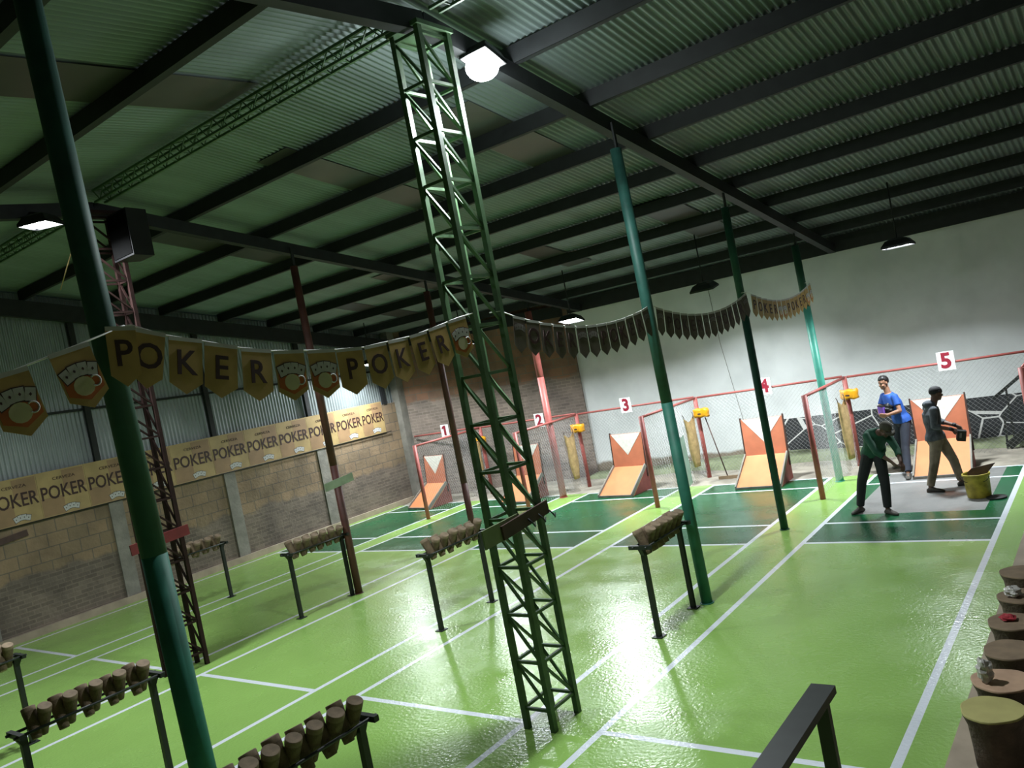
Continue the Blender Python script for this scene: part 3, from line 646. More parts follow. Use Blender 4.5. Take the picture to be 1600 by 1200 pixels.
def crumple(name, loc, r, m, label, cat, sq=1.0, seed=1):
    bm = bmesh.new(); bmesh.ops.create_icosphere(bm, subdivisions=3, radius=1.0); random.seed(seed); ph = [random.uniform(0, 6) for _ in range(6)]
    for v in bm.verts:
        p = v.co; k = 1+0.18*math.sin(5*p.x+ph[0])*math.sin(4*p.y+ph[1])+0.14*math.sin(9*p.z+ph[2]+3*p.x)
        v.co = Vector((p.x*r*k, p.y*r*k, max(-0.75, p.z)*r*sq*k))
    lo = min(v.co.z for v in bm.verts)
    for v in bm.verts: v.co.z -= lo
    mb = MB(); mb.add([v.co for v in bm.verts], [[v.index for v in f.verts] for f in bm.faces], 0, False); bm.free()
    o = mb.build(name, m); o.location = loc; return tag(o, label, cat)
crumple('plastic_bag', (-1.22, 6.60, 0.455), 0.055, M['bag'], 'crumpled clear plastic bag standing on the pinkish stump stool', 'bag', 1.7, 3)
crumple('cloth_rag', (-1.20, 7.87, 0.455), 0.06, M['redcloth'], 'red rag on a brown stump stool at right edge', 'cloth', 0.4, 5)
crumple('plastic_bag', (-1.22, 8.46, 0.455), 0.07, M['bag'], 'small shiny plastic bag on a far stump stool', 'bag', 0.7, 9)

# ------------------------------------------------------------------ bunting
LETM = {}
def emblem(parent, y, z, s, x=0.003):
    e = MB(); fr = lambda a, b, c: (x+c, y+a*s, z+b*s)
    hexp = [(-0.46, 0.16), (0, 0.34), (0.46, 0.16), (0.46, -0.24), (0, -0.46), (-0.46, -0.24)]
    h = MB().prism(hexp, 0.002, fr).build('emblem', M['flagorange'], parent)
    fr2 = lambda a, b, c: (x+0.002+c, y+a*s, z+b*s)
    MB().prism([(0.26*math.cos(2*PI*k/14)-0.02, 0.24*math.sin(2*PI*k/14)-0.10) for k in range(14)], 0.002, fr2).build('mug', M['cream'], h)
    ring = [(0.28+0.13*math.cos(a), -0.06+0.13*math.sin(a)) for a in [2.2-0.5*k for k in range(10)]]
    MB().tube([fr2(a, b, 0.001) for a, b in ring], 0.012*s*2, 5).build('mug_handle', M['card'], h)
    cards(parent, y, z+0.34*s, s, x+0.002)
    return h
def cards(parent, y, z, s, x):
    bk = MB()
    for k in range(4):
        a = 0.33-0.22*k; cx, cz = (-0.33+0.22*k)*s, -abs(k-1.5)*0.07*s
        for (w, hh, dx, m) in ((0.27, 0.36, 0.0, 1), (0.23, 0.31, 0.0012, 0), (0.07, 0.09, 0.002, 1)):
            c, si = math.cos(a), math.sin(a); pts = [(-w/2, -hh/2), (w/2, -hh/2), (w/2, hh/2), (-w/2, hh/2)] if w > 0.1 else [(0, -hh/2), (w/2, 0), (0, hh/2), (-w/2, 0)]
            fr = lambda p, q, d: (x+dx+d+0.0004*k, y+cx+(p*c-q*si)*s, z+cz+(p*si+q*c)*s)
            bk.prism(pts, 0.001, fr, m)
    return bk.build('card_fan', [M['cardshaded'] if parent.data.materials[0] is M['flagshaded'] else M['card'], M['flagink']], parent)
def bunting(label, knots, flags, x=-4.735, fm='flag'):
    def zat(y):
        for (a, za), (b, zb) in zip(knots, knots[1:]):
            if a <= y <= b: return za+(zb-za)*(y-a)/(b-a)
        return knots[-1][1] if y > knots[-1][0] else knots[0][1]
    y0, y1 = knots[0][0], knots[-1][0]
    t = empty('pennant_bunting', (x, (y0+y1)/2, zat((y0+y1)/2)), label, 'bunting', 'pennant strings between the poles'); ox, oy, oz = t.location
    L = lambda p: (p[0]-ox, p[1]-oy, p[2]-oz)
    MB().tube([L((x-0.10, y0-0.02, zat(y0)+0.005))]+[L((x, y+(0.02 if y == y0 else -0.02 if y == y1 else 0), zat(y))) for y, z in knots]+[L((x-0.10, y1-0.02, zat(y1)+0.005))], 0.006, 6).build('string', M['string'], t)
    for (a, b, ch, h) in flags:
        za, zb = zat(a), zat(b); zc = (za+zb)/2; c = (a+b)/2; w = b-a
        sl = (zb-za)/w; ca = math.atan(sl)
        f = bpy.data.objects.new('flag', None)
        mb = MB(); P = lambda u, v, d: (d, u, v)      # local: u along, v down negative
        jit = random.uniform(-0.05, 0.05)
        poly = [(-w/2, 0), (-w/2, -h*0.80), (0, -h), (w/2, -h*0.80), (w/2, 0)]
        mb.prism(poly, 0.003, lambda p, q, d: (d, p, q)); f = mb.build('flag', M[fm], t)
        MB().prism([(-w/2, 0.004), (w/2, 0.004), (w/2, -0.022), (-w/2, -0.022)], 0.0015, lambda p, q, d: (0.003+d, p, q)).build('hem', M['card'], f)
        f.matrix_local = Matrix.Translation(L((x+0.004, c, zc))) @ Matrix.Rotation(ca*0.8, 4, 'X') @ Matrix.Rotation(jit, 4, 'Z')
        if ch == '*' and fm == 'flagshaded': cards(f, 0.0, -h*0.25, w*0.98, 0.0045)
        elif ch == '*': emblem(f, 0.0, -h*0.56, w*0.98, 0.0035)
        else: text('letter', ch, h*0.62, M['flagink'], f, (0.0045, 0, -h*0.46), FLAGM, 0.012, 1.0)
    return t
K1 = [(0.6, 3.72), (1.3, 3.80), (1.87, 3.92), (2.25, 4.03), (2.56, 4.12)]
bunting('mustard pennant string left of the thick green pole, two beer mug flags', K1, [(1.05, 1.28, 'E', 0.35), (1.32, 1.55, 'R', 0.35), (1.72, 1.96, '*', 0.36), (2.07, 2.31, '*', 0.36)])
K2 = [(2.56, 4.12), (2.78, 4.04), (3.03, 3.98), (3.29, 3.91), (3.55, 3.86), (3.86, 3.83), (4.13, 3.81), (4.4, 3.80), (4.67, 3.82), (4.97, 3.84), (5.26, 3.89), (5.58, 3.95), (5.85, 3.98)]
FL = [(2.42, 2.60, 'P'), (2.60, 2.79, 'O'), (2.80, 3.03, 'K'), (3.04, 3.28, 'E'), (3.30, 3.54, 'R'), (3.56, 3.81, '*'), (3.85, 4.10, '*'), (4.12, 4.37, 'P'), (4.40, 4.64, 'O'), (4.66, 4.90, 'K'), (4.92, 5.14, 'E'), (5.16, 5.40, 'R'), (5.43, 5.68, '*')]
bunting('mustard pennant string spelling POKER from the thick pole to the lattice column', K2, [(a, b, c, 0.36) for a, b, c in FL])
def even(y0, y1, n, seq, h):
    p = (y1-y0)/n; return [(y0+p*k+0.012, y0+p*(k+1)-0.012, seq[k % len(seq)], h) for k in range(n)]
def sag(y0, z0, y1, z1, s, n=14): return [(y0+(y1-y0)*k/n, z0+(z1-z0)*k/n-4*s*(k/n)*(1-k/n)) for k in range(n+1)]
bunting('shade-darkened pennant string from the lattice column to the next green pole', sag(6.2, 3.97, 9.28, 3.84, 0.20), even(6.38, 9.24, 13, '*OKER**POKER*', 0.36), fm='flagshaded')
bunting('pennant string sagging across the white wall between the two middle green poles', sag(9.32, 3.84, 12.66, 3.86, 0.22), even(9.42, 12.6, 14, '*POKER**POKER*', 0.36), fm='flagshaded')
bunting('farthest pennant string with yellowish tips by the pale turquoise pole', sag(12.72, 3.84, 16.03, 3.90, 0.22), even(12.8, 15.98, 14, 'POKER**POKER**', 0.36))

# ------------------------------------------------------------------ wall banner
t = empty('wall_banner', (-17.575, 11.0, 2.20), 'long buff paper banner printed POKER along the left wall', 'banner')
BY = [16.57, 15.70, 14.75, 13.79, 12.82, 11.86, 10.90, 9.88, 8.90, 7.95, 7.0, 6.05, 5.1, 4.15]
for k in range(len(BY)-1):
    a, b = BY[k+1]-11.0, BY[k]-11.0; c = (a+b)/2; w = b-a
    p = MB().box((0, c, 0.45), (0.008, w-0.004, 0.92)).build('panel', M['banner'], t)
    MB().box((0.005, c+w*0.25, 0.68), (0.002, w*0.46, 0.40)).build('tone_patch', M['bannertone'], p)
    MB().box((0.005, c-w*0.25, 0.2), (0.002, w*0.46, 0.36)).build('tone_patch', M['bannertone'], p)
    text('lettering', 'POKER', 0.38, M['flagink'], p, (0.009, c, 0.46), FLAGM, 0.012, w*0.93/1.15)
    text('small_lettering', 'CERVEZA', 0.085, M['flagink'], p, (0.009, c+0.05, 0.74), FLAGM, 0.0, 1.25)
    cards(p, c+0.1*w, 0.14, 0.34, 0.007)
mb = MB().tube([(-17.55, 4.1, 2.19), (-17.55, 16.75, 2.19)], 0.012, 6)
tag(mb.build('banner_batten', M['steel']), 'thin dark batten along the bottom of the wall banner', 'batten')

# ------------------------------------------------------------------ loudspeaker, cables, stair
t = empty('loudspeaker', (-10.92, 6.18, 5.93), 'black loudspeaker box hung on the rusty lattice column', 'loudspeaker')
mb = MB(); mb.prism([(-0.27, -0.12), (0.27, -0.12), (0.20, 0.22), (-0.20, 0.22)], 0.66, lambda a, b, c: (a, b, c)); mb.build('cabinet', M['black'], t)
MB().box((0, -0.125, 0.33), (0.50, 0.012, 0.60)).build('grille', M['grille'], t)
MB().box((-0.32, 0.0, 0.45), (0.14, 0.05, 0.05)).build('bracket', M['steel'], t)
tag(MB().tube([(-11.66, 5.77, 6.32), (-12.6, 5.9, 5.85)], 0.008, 6).build('stay_cable', M['sack']), 'thin pale stay cable slanting from the rusty lattice column', 'cable')
tag(MB().tube([(-7.92, 18.693, 4.4), (-7.87, 18.693, 3.0), (-7.66, 18.693, 1.15), (-7.62, 18.693, 0.9)], 0.006, 6).build('wall_joint', M['conc']), 'thin dark joint line down the white wall', 'cable')  # thin tube standing in for the dark pilaster joint, no real cable
t = empty('metal_stair', (-1.9, 17.9, 0.0), 'black metal stair with handrail against the stone-look wall at right', 'stair')
MB().beam((-0.42, 0, 1.02), (1.2, 0, 2.25), 0.05, 0.06).build('handrail', M['blackpaint'], t)
MB().beam((-0.18, 0, 0.2), (-0.18, 0, 1.18), 0.035, 0.035).build('post', M['blackpaint'], t)
MB().beam((-0.32, 0, 0.04), (-0.28, 0, 0.72), 0.035, 0.035).build('post', M['blackpaint'], t)
MB().beam((-0.30, 0, 0.08), (1.2, 0, 1.2), 0.04, 0.16).build('stringer', M['blackpaint'], t)
for k in range(5): MB().box((-0.05+0.25*k, 0.25, 0.22+0.19*k), (0.26, 0.5, 0.03)).build('tread', M['blackpaint'], t)

# ------------------------------------------------------------------ people
M['skin'] = mat('brown skin', (0.30, 0.15, 0.09), 0.55, vary=0.08)
M['skindark'] = mat('weathered skin', (0.10, 0.050, 0.033), 0.6, vary=0.1)
M['hair'] = mat('black hair', (0.008, 0.007, 0.007), 0.5, vary=0.2)
M['blueshirt'] = mat('royal blue shirt', (0.012, 0.075, 0.34), 0.75, vary=0.15, scale=9)
M['navy'] = mat('navy jeans', (0.012, 0.016, 0.028), 0.85, vary=0.25, scale=9)
M['greenshirt'] = mat('dark green shirt', (0.006, 0.062, 0.032), 0.8, vary=0.15, scale=9)
M['blacktrs'] = mat('black trousers', (0.012, 0.014, 0.015), 0.85, vary=0.2, scale=9)
M['greyshirt'] = mat('grey paint-spotted hoodie', (0.062, 0.072, 0.085), 0.85, vary=0.45, scale=11)
M['khaki'] = mat('khaki work trousers', (0.175, 0.145, 0.10), 0.85, vary=0.3, scale=8)
M['darkcap'] = mat('dark cap', (0.008, 0.008, 0.010), 0.8, vary=0.2)
M['olivecap'] = mat('olive cap', (0.050, 0.046, 0.032), 0.85, vary=0.2)
M['shoegrey'] = mat('grey shoe', (0.13, 0.12, 0.115), 0.7, vary=0.2)
M['shoedark'] = mat('muddy shoe', (0.055, 0.05, 0.042), 0.8, vary=0.25)
M['purple'] = mat('purple plastic', (0.20, 0.10, 0.52), 0.45, vary=0.1)
M['glove'] = mat('black glove', (0.012, 0.012, 0.014), 0.7, vary=0.2)
M['eyewhite'] = mat('eye white', (0.7, 0.7, 0.68), 0.3)
V = Vector
def sph(mb, c, r, sc=(1, 1, 1), rot=None, sub=2):
    bm = bmesh.new(); bmesh.ops.create_icosphere(bm, subdivisions=sub, radius=1.0); c = V(c)
    vs = []
    for v in bm.verts:
        p = V((v.co.x*r*sc[0], v.co.y*r*sc[1], v.co.z*r*sc[2])); vs.append(c+(rot @ p if rot else p))
    mb.add(vs, [[v.index for v in f.verts] for f in bm.faces], 0, True); bm.free()
def cap(mb, p, q, r0, r1, bulge=1.0, n=12):             # tapered limb with rounded ends
    p = V(p); q = V(q); mb.tube([p, p.lerp(q, 0.35), q], [r0, (r0*0.65+r1*0.35)*bulge, r1], n); sph(mb, p, r0); sph(mb, q, r1)
def ring_loft(mb, rings, n=18):                         # rings: (centre, across, through, half-width, half-depth)
    vs = []
    for c, a, d, w, t in rings:
        a = V(a).normalized(); d = V(d); d = (d-a*d.dot(a)).normalized()
        for k in range(n):
            th = 2*PI*k/n; ct, st = math.cos(th), math.sin(th)
            e = lambda x: math.copysign(abs(x)**0.85, x)
            vs.append(V(c)+a*(w*e(ct))+d*(t*e(st)))
    fs = [(i*n+k, i*n+(k+1) % n, (i+1)*n+(k+1) % n, (i+1)*n+k) for i in range(len(rings)-1) for k in range(n)]
    fs += [tuple(reversed(range(n))), tuple((len(rings)-1)*n+k for k in range(n))]
    mb.add(vs, fs, 0, True)
def fuse(name, mb, m, parent, voxel=0.010, smooth=4):   # one continuous skin over all the limbs
    o = mb.build(name, m); md = o.modifiers.new('r', 'REMESH'); md.mode = 'VOXEL'; md.voxel_size = voxel; md.use_smooth_shade = True
    if smooth: s_ = o.modifiers.new('s', 'SMOOTH'); s_.iterations = smooth; s_.factor = 0.5
    me = bpy.data.meshes.new_from_object(o.evaluated_get(bpy.context.evaluated_depsgraph_get())); bpy.data.objects.remove(o)
    me.name = name; me.materials.clear(); me.materials.append(m)
    for p in me.polygons: p.use_smooth = True
    ob = bpy.data.objects.new(name, me); COL.objects.link(ob); ob.parent = parent; return ob
def hand(mb, wrist, tip_dir, palm_n, side, curl=0.6, L=0.175):
    w = V(wrist); d = V(tip_dir).normalized(); pn = V(palm_n); pn = (pn-d*pn.dot(d)).normalized(); s = d.cross(pn)*side
    kn = w+d*0.085
    for k, off in enumerate((-0.030, -0.010, 0.010, 0.030)):
        cap(mb, w+s*off*0.6+d*0.01, kn+s*off, 0.016, 0.014, 1.0, 8)
    for off, ln in ((-0.031, 0.068), (-0.0105, 0.080), (0.0105, 0.076), (0.031, 0.058)):
        b = kn+s*off; c1 = b+(d*math.cos(curl*0.5)+pn*math.sin(curl*0.5))*ln*0.45
        c2 = c1+(d*math.cos(curl*1.3)+pn*math.sin(curl*1.3))*ln*0.33; c3 = c2+(d*math.cos(curl*2.0)+pn*math.sin(curl*2.0))*ln*0.26
        mb.tube([b, c1, c2, c3], [0.0098, 0.0092, 0.0085, 0.0072], 8); sph(mb, c3, 0.0074, sub=1)
    t0 = w+d*0.025-s*0.022; t1 = t0-s*0.028+d*0.028+pn*0.012; t2 = t1-s*0.004+d*0.032+pn*0.012
    mb.tube([t0, t1, t2], [0.014, 0.011, 0.009], 8); sph(mb, t2, 0.009, sub=1)
def head_parts(mb, c, f, up, k=1.0):
    f = V(f).normalized(); up = V(up); up = (up-f*up.dot(f)).normalized(); r = f.cross(up)
    R3 = Matrix((r, f, up)).transposed(); P = lambda x, y, z: V(c)+R3 @ V((x*k, y*k, z*k))
    sph(mb, P(0, -0.012, 0.030), 0.098*k, (0.80, 1.0, 0.93), R3, 3)          # skull
    sph(mb, P(0, 0.022, -0.045), 0.075*k, (0.82, 0.85, 1.0), R3, 3)          # face and jaw
    sph(mb, P(0, 0.062, -0.095), 0.026*k, (1.1, 0.8, 0.7), R3)               # chin
    mb.tube([P(0, 0.078, 0.012), P(0, 0.100, -0.025), P(0, 0.088, -0.036)], [0.009*k, 0.015*k, 0.013*k], 8)   # nose
    for s in (-1, 1):
        sph(mb, P(s*0.080, -0.012, -0.012), 0.026*k, (0.35, 0.75, 1.15), R3)   # ear
        sph(mb, P(s*0.042, 0.058, -0.035), 0.026*k, (1, 0.8, 0.8), R3)         # cheek
        sph(mb, P(s*0.030, 0.074, 0.022), 0.020*k, (1.3, 0.5, 0.4), R3)        # brow
    sph(mb, P(0, 0.076, -0.066), 0.020*k, (1.35, 0.6, 0.32), R3); sph(mb, P(0, 0.074, -0.079), 0.018*k, (1.2, 0.6, 0.36), R3)
    return P, R3
def shoe(name, ank, toe, m, parent):
    a = V((ank[0], ank[1], 0)); tdir = V((toe[0]-ank[0], toe[1]-ank[1], 0)).normalized(); z0 = min(ank[2]-0.085, toe[2]-0.03); z0 = max(0, z0)
    sd = V((-tdir.y, tdir.x, 0)); heel = a-tdir*0.065; mb = MB(); rings = []
    for s, w, h in ((0.0, 0.026, 0.05), (0.03, 0.036, 0.075), (0.09, 0.038, 0.095), (0.15, 0.042, 0.065), (0.21, 0.046, 0.05), (0.255, 0.036, 0.038), (0.275, 0.018, 0.024)):
        rings.append((heel+tdir*s+V((0, 0, z0+h/2+0.002)), sd, V((0, 0, 1)), w, h/2))
    ring_loft(mb, rings, 14); return mb.build(name, m, parent)
def person(label, J, shirt, trousers, skin, shoes, sleeve, headwear, hand_dirs, gloves=False, hood_=False):
    root = empty('person', (J['pelvis'].x, J['pelvis'].y, 0), label, 'person'); O = V(root.location)
    J = {k: (v-O if k not in ('face', 'headup') else v) for k, v in J.items()}
    la = (J['shL']-J['shR']).normalized(); lp = (J['hipL']-J['hipR']).normalized()
    spine = (J['neck']-J['pelvis']).normalized(); fw = spine.cross(la) if True else None
    def torso(mb, g):
        pel, ch, nk = J['pelvis'], J['chest'], J['neck']; mid = pel.lerp(ch, 0.5)+(J.get('belly', V((0, 0, 0)))-O if 'belly' in J else V((0, 0, 0)))*0
        lm = (la+lp).normalized(); th = lambda a, ax: ax.cross(a)
        s1 = (mid-pel).normalized(); s2 = (ch-mid).normalized(); s3 = (nk-ch).normalized()
        ring_loft(mb, [(pel-s1*(0.10 if g == 0 else 0.03), lp, s1.cross(lp), 0.135 if g == 0 else 0.200, 0.095 if g == 0 else 0.150), (pel+s1*(0 if g == 0 else 0.05), lp, s1.cross(lp), 0.165 if g == 0 else 0.190, 0.115 if g == 0 else 0.142), (mid-s1*0.05, lm, s2.cross(lm), 0.145+g, 0.105+g), (mid.lerp(ch, 0.5), la, s2.cross(la), 0.160+g, 0.112+g),
            (ch+s3*0.02, la, s3.cross(la), 0.178+g, 0.118+g), (ch.lerp(nk, 0.62), la, s3.cross(la), 0.160+g, 0.085+g), (nk-s3*0.02, la, s3.cross(la), 0.085+g, 0.065+g)])
    hd = J['head']; f = J['face']; up = J['headup']
    body = MB(); torso(body, 0.0)
    cap(body, J['neck']-spine*0.03, hd-V(up).normalized()*0.05-V(f).normalized()*0.02, 0.060, 0.056)
    P, R3 = head_parts(body, hd, f, up)
    for s in 'LR':
        cap(body, J['sh'+s], J['el'+s], 0.050, 0.039, 1.04); cap(body, J['el'+s], J['wr'+s], 0.039, 0.027, 1.06)
        dv, pn, sd = hand_dirs[s]; hand(body, J['wr'+s], dv, pn, sd)
        cap(body, J['hip'+s], J['kn'+s], 0.082, 0.056, 1.06); cap(body, J['kn'+s], J['an'+s], 0.055, 0.036, 1.10)
        cap(body, J['an'+s]-V((0, 0, 0.03)), J['an'+s].lerp(J['to'+s], 0.75)-V((0, 0, 0.025)), 0.034, 0.026)
    fuse('body', body, skin, root, 0.0085, 3)
    sh = MB(); torso(sh, 0.016)
    for s in 'LR':
        sph(sh, J['sh'+s], 0.068); e = J['el'+s]; w = J['wr'+s]
        if sleeve >= 1.0:
            cap(sh, J['sh'+s], e, 0.066, 0.054, 1.02); sh.tube([e, e.lerp(w, sleeve-1.0)], [0.054, 0.046], 14)
        else: sh.tube([J['sh'+s], J['sh'+s].lerp(e, sleeve)], [0.068, 0.062], 14)
    if hood_: sph(sh, J['neck']-V(f).normalized()*0.06+V((0, 0, 0.0)), 0.10, (1.1, 0.9, 0.75))
    fuse('shirt', sh, shirt, root, 0.0105, 3)
    tr = MB(); pel = J['pelvis']; s1 = (J['chest']-pel).normalized()
    ring_loft(tr, [(pel-s1*0.11, lp, s1.cross(lp), 0.150, 0.112), (pel-s1*0.02, lp, s1.cross(lp), 0.184, 0.134), (pel+s1*0.055, lp, s1.cross(lp), 0.172, 0.128)])
    for s in 'LR':
        cap(tr, J['hip'+s], J['kn'+s], 0.102, 0.076, 1.02); k = J['kn'+s]; a = J['an'+s]
        tr.tube([k, k.lerp(a, 0.5), k.lerp(a, 0.97)], [0.076, 0.070, 0.062], 14)
    fuse('trousers', tr, trousers, root, 0.0105, 3)
    for s in 'LR': shoe('shoe', J['an'+s], J['to'+s], shoes[0 if s == 'L' else 1], root)
    # eyes, hair or cap
    for s in (-1, 1):
        e = MB(); sph(e, P(s*0.031, 0.0735, 0.004), 0.0095, (1.15, 0.9, 0.62), R3); e.build('eye', M['eyewhite'], root)
        e = MB(); sph(e, P(s*0.031, 0.0805, 0.004), 0.0042); e.build('pupil', M['hair'], root)
        e = MB(); e.tube([P(s*0.016, 0.086, 0.024), P(s*0.032, 0.084, 0.029), P(s*0.050, 0.073, 0.023)], [0.004, 0.005, 0.003], 6); e.build('eyebrow', M['hair'], root)
    h = MB()
    if headwear == 'hair':
        bm = bmesh.new(); bmesh.ops.create_icosphere(bm, subdivisions=4, radius=1.0); keep = []
        vs = []
        for v in bm.verts:
            x, y, z = v.co; k = 1.0+0.02*math.sin(22*x+3)*math.sin(19*y)+(0.05 if z > 0.55 and y > 0.1 else 0); vs.append(P(x*0.083*k, -0.016+y*0.102*k, 0.040+z*(0.104 if z > 0 else 0.09)*k))
        idx = [f_ for f_ in bm.faces if f_.calc_center_median().z > (0.36 if f_.calc_center_median().y > 0.30 else -0.55 if f_.calc_center_median().y < -0.1 else 0.05)]
        h.add(vs, [[v.index for v in f_.verts] for f_ in idx], 0, True); bm.free()
        o = h.build('hair', M['hair'], root); sm = o.modifiers.new('s', 'SOLIDIFY'); sm.thickness = 0.012; sm.offset = -0.3
    else:
        bm = bmesh.new(); bmesh.ops.create_icosphere(bm, subdivisions=4, radius=1.0); vs = [P(v.co.x*0.086, -0.012+v.co.y*0.105, 0.034+v.co.z*0.094) for v in bm.verts]
        lim = 0.10 if headwear == 'cap' else -0.1
        idx = [f_ for f_ in bm.faces if f_.calc_center_median().z > (lim if f_.calc_center_median().y > 0.15 else lim-0.40)]
        h.add(vs, [[v.index for v in f_.verts] for f_ in idx], 0, True); bm.free()
        o = h.build('cap', M['olivecap'] if headwear == 'cap' else M['darkcap'], root); sm = o.modifiers.new('s', 'SOLIDIFY'); sm.thickness = 0.010
        b = MB(); n = 10
        for i in range(n+1):
            a = PI*i/n; 
            for rr, zz in ((0.80, 0.052), (1.0 if headwear == 'beanie' else 1.0, 0.044)):
                ex = 0.0 if rr < 0.9 else (0.075 if headwear == 'cap' else 0.012)
                b.v.append(P(0.088*math.cos(a), 0.06+(0.045+ex)*math.sin(a) if headwear == 'cap' else 0.075*math.sin(a)+ex*math.sin(a), zz))
        for i in range(n): b.f.append((i*2, i*2+1, i*2+3, i*2+2)); b.mi.append(0); b.sm.append(True)
        o2 = b.build('peak', M['olivecap'] if headwear == 'cap' else M['darkcap'], o); sm = o2.modifiers.new('s', 'SOLIDIFY'); sm.thickness = 0.006
    if gloves:
        for s in 'LR':
            g = MB(); dv, pn, sd = hand_dirs[s]; cap(g, J['wr'+s]-V(dv).normalized()*0.03, J['wr'+s]+V(dv).normalized()*0.01, 0.034, 0.030); g.build('glove_cuff', M['glove'], root)
    return root
A = V
man = dict(pelvis=A((-2.87, 14.95, 0.88)), chest=A((-2.875, 14.94, 1.24)), neck=A((-2.82, 14.95, 1.44)), head=A((-2.745, 14.98, 1.615)), face=A((0.85, 0.42, -0.18)), headup=A((0.1, 0.05, 1)),
    shR=A((-2.79, 14.77, 1.37)), shL=A((-2.95, 15.09, 1.37)), elR=A((-2.81, 14.70, 1.11)), elL=A((-2.80, 15.16, 1.12)), wrR=A((-2.575, 14.78, 1.02)), wrL=A((-2.54, 14.97, 1.05)),
    hipR=A((-2.85, 14.86, 0.84)), hipL=A((-2.82, 15.02, 0.84)), knR=A((-2.93, 14.80, 0.46)), knL=A((-2.68, 15.06, 0.47)), anR=A((-3.04, 14.76, 0.095)), anL=A((-2.63, 15.13, 0.095)), toR=A((-2.86, 14.74, 0.03)), toL=A((-2.46, 15.20, 0.03)))
person('person in a dark cap, grey hoodie and khaki trousers, standing by the yellow bucket', man, M['greyshirt'], M['khaki'], M['skindark'], (M['shoedark'], M['shoedark']), 1.35, 'beanie',
    {'R': (A((0.75, 0.25, -0.45)), A((0, 0.6, -0.5)), 1), 'L': (A((0.75, -0.2, -0.5)), A((0, -0.6, -0.5)), -1)}, True, True)
grn = dict(pelvis=A((-3.53, 13.58, 0.99)), chest=A((-3.42, 13.42, 1.24)), neck=A((-3.30, 13.30, 1.33)), head=A((-3.21, 13.24, 1.37)), face=A((0.55, -0.55, -0.75)), headup=A((0.5, -0.5, 0.72)),
    shR=A((-3.50, 13.26, 1.29)), shL=A((-3.25, 13.46, 1.24)), elR=A((-3.36, 13.08, 1.06)), elL=A((-3.12, 13.34, 1.02)), wrR=A((-3.17, 13.06, 0.90)), wrL=A((-3.06, 13.16, 0.86)),
    hipR=A((-3.61, 13.55, 0.94)), hipL=A((-3.45, 13.55, 0.94)), knR=A((-3.79, 13.58, 0.50)), knL=A((-3.41, 13.45, 0.49)), anR=A((-3.89, 13.62, 0.095)), anL=A((-3.43, 13.42, 0.095)), toR=A((-3.97, 13.47, 0.03)), toL=A((-3.31, 13.33, 0.03)))
person('person bending forward in a dark green shirt, cap and black trousers', grn, M['greenshirt'], M['blacktrs'], M['skindark'], (M['shoedark'], M['shoedark']), 1.5, 'cap',
    {'R': (A((0.6, -0.1, -0.7)), A((0.5, 0.5, 0.2)), 1), 'L': (A((0.3, -0.5, -0.8)), A((-0.5, 0.5, 0.2)), -1)})
blu = dict(pelvis=A((-3.70, 16.60, 1.00)), chest=A((-3.80, 16.60, 1.33)), neck=A((-3.87, 16.60, 1.55)), head=A((-3.905, 16.58, 1.735)), face=A((-0.62, -0.75, -0.12)), headup=A((-0.05, 0, 1)),
    shL=A((-3.73, 16.48, 1.46)), shR=A((-3.98, 16.74, 1.47)), elL=A((-3.66, 16.38, 1.20)), elR=A((-4.07, 16.62, 1.22)), wrL=A((-3.87, 16.30, 1.155)), wrR=A((-4.03, 16.44, 1.15)),
    hipL=A((-3.64, 16.53, 0.95)), hipR=A((-3.77, 16.66, 0.95)), knR=A((-3.88, 16.76, 0.53)), knL=A((-3.66, 16.30, 0.51)), anR=A((-3.92, 16.98, 0.115)), anL=A((-3.62, 15.99, 0.095)), toR=A((-4.06, 16.90, 0.04)), toL=A((-3.60, 15.80, 0.03)))
person('person in a royal blue shirt and dark jeans holding a purple box behind the others', blu, M['blueshirt'], M['navy'], M['skin'], (M['shoedark'], M['shoegrey']), 0.62, 'hair',
    {'L': (A((-0.95, -0.15, 0.02)), A((0.2, 0.9, 0.2)), -1), 'R': (A((0.3, -0.9, 0.05)), A((0.9, 0.3, 0.2)), 1)})
b = MB().box((0, 0, 0), (0.15, 0.05, 0.16), Euler((0.1, 0.1, -0.7)).to_matrix()).build('purple_box', M['purple']); b.location = (-3.975, 16.385, 1.235); tag(b, 'purple plastic box held by the person in the blue shirt', 'box')
MB().box((0.0, 0.0, 0.09), (0.16, 0.06, 0.015), Euler((0.1, 0.1, -0.7)).to_matrix()).build('lid', M['black'], b)
crumple('black_pouch', (-3.86, 16.42, 1.17), 0.085, M['black'], 'black pouch held against the belly of the person in blue', 'bag', 1.2, 4)
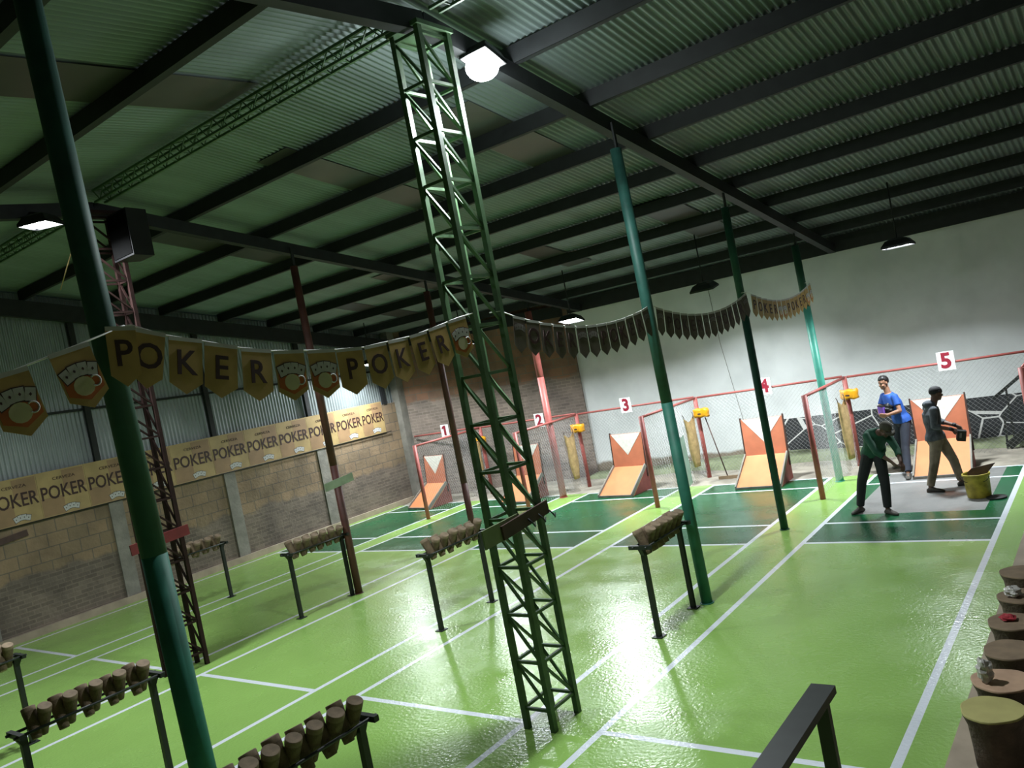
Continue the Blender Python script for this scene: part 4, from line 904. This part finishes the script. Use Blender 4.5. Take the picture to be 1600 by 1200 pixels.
tl = MB().box((0, 0, 0), (0.13, 0.11, 0.17), Euler((0.1, 0.2, 0.3)).to_matrix()).build('tamper_block', M['black']); tl.location = (-2.455, 14.80, 0.905); tag(tl, 'black tool block in the hands of the capped person', 'tool')
MB().box((0.0, -0.058, 0.01), (0.03, 0.012, 0.08), Euler((0.1, 0.2, 0.3)).to_matrix()).build('scratched_face', M['shoegrey'], tl)

t = empty('paint_bucket', (-2.27, 14.30, 0), 'yellow paint-streaked bucket on the bare floor beside the capped person', 'bucket'); mb = MB(); n = 28
prof = [(0.165, 0.0), (0.17, 0.01), (0.185, 0.34), (0.20, 0.345), (0.20, 0.375), (0.188, 0.38), (0.182, 0.36), (0.165, 0.05)]
for r, z in prof:
    for k in range(n): mb.v.append((r*math.cos(2*PI*k/n), r*math.sin(2*PI*k/n), z))
for q in range(len(prof)-1):
    for k in range(n): mb.f.append((q*n+k, q*n+(k+1) % n, (q+1)*n+(k+1) % n, (q+1)*n+k)); mb.mi.append(0); mb.sm.append(True)
mb.f.append(tuple(reversed(range(n)))); mb.mi.append(0); mb.sm.append(False); mb.f.append(tuple((len(prof)-1)*n+k for k in range(n))); mb.mi.append(0); mb.sm.append(False)
mb.build('pail', M['paintcan'], t)
MB().tube([(0.2*math.cos(a), 0.2*math.sin(a)*0.3-0.19, 0.36-0.12*math.sin(a)) for a in [PI*k/12 for k in range(13)]], 0.005, 6).build('handle', M['steel'], t)
mb = MB(); mb.prism([(-0.03, 0.0), (0.03, 0.0), (0.36, 0.36), (0.02, 0.30), (-0.05, 0.24)], 0.02, lambda a, q, c: (a-0.08, 0.06+c+0.1*q, 0.10+q*1.05))
tag(mb.build('spade_blade', M['brownboard']), 'brown pointed blade sticking up out of the yellow bucket', 'tool').location = (-2.27, 14.30, 0.02)
mb = MB(); mb.tube([(0, 0, 0), (0, 0, 0.022)], 0.14, 20); o = mb.build('bucket_lid', M['steel']); o.location = (-2.02, 14.16, 0.0); tag(o, 'dark flat lid lying on the floor right of the yellow bucket', 'lid')
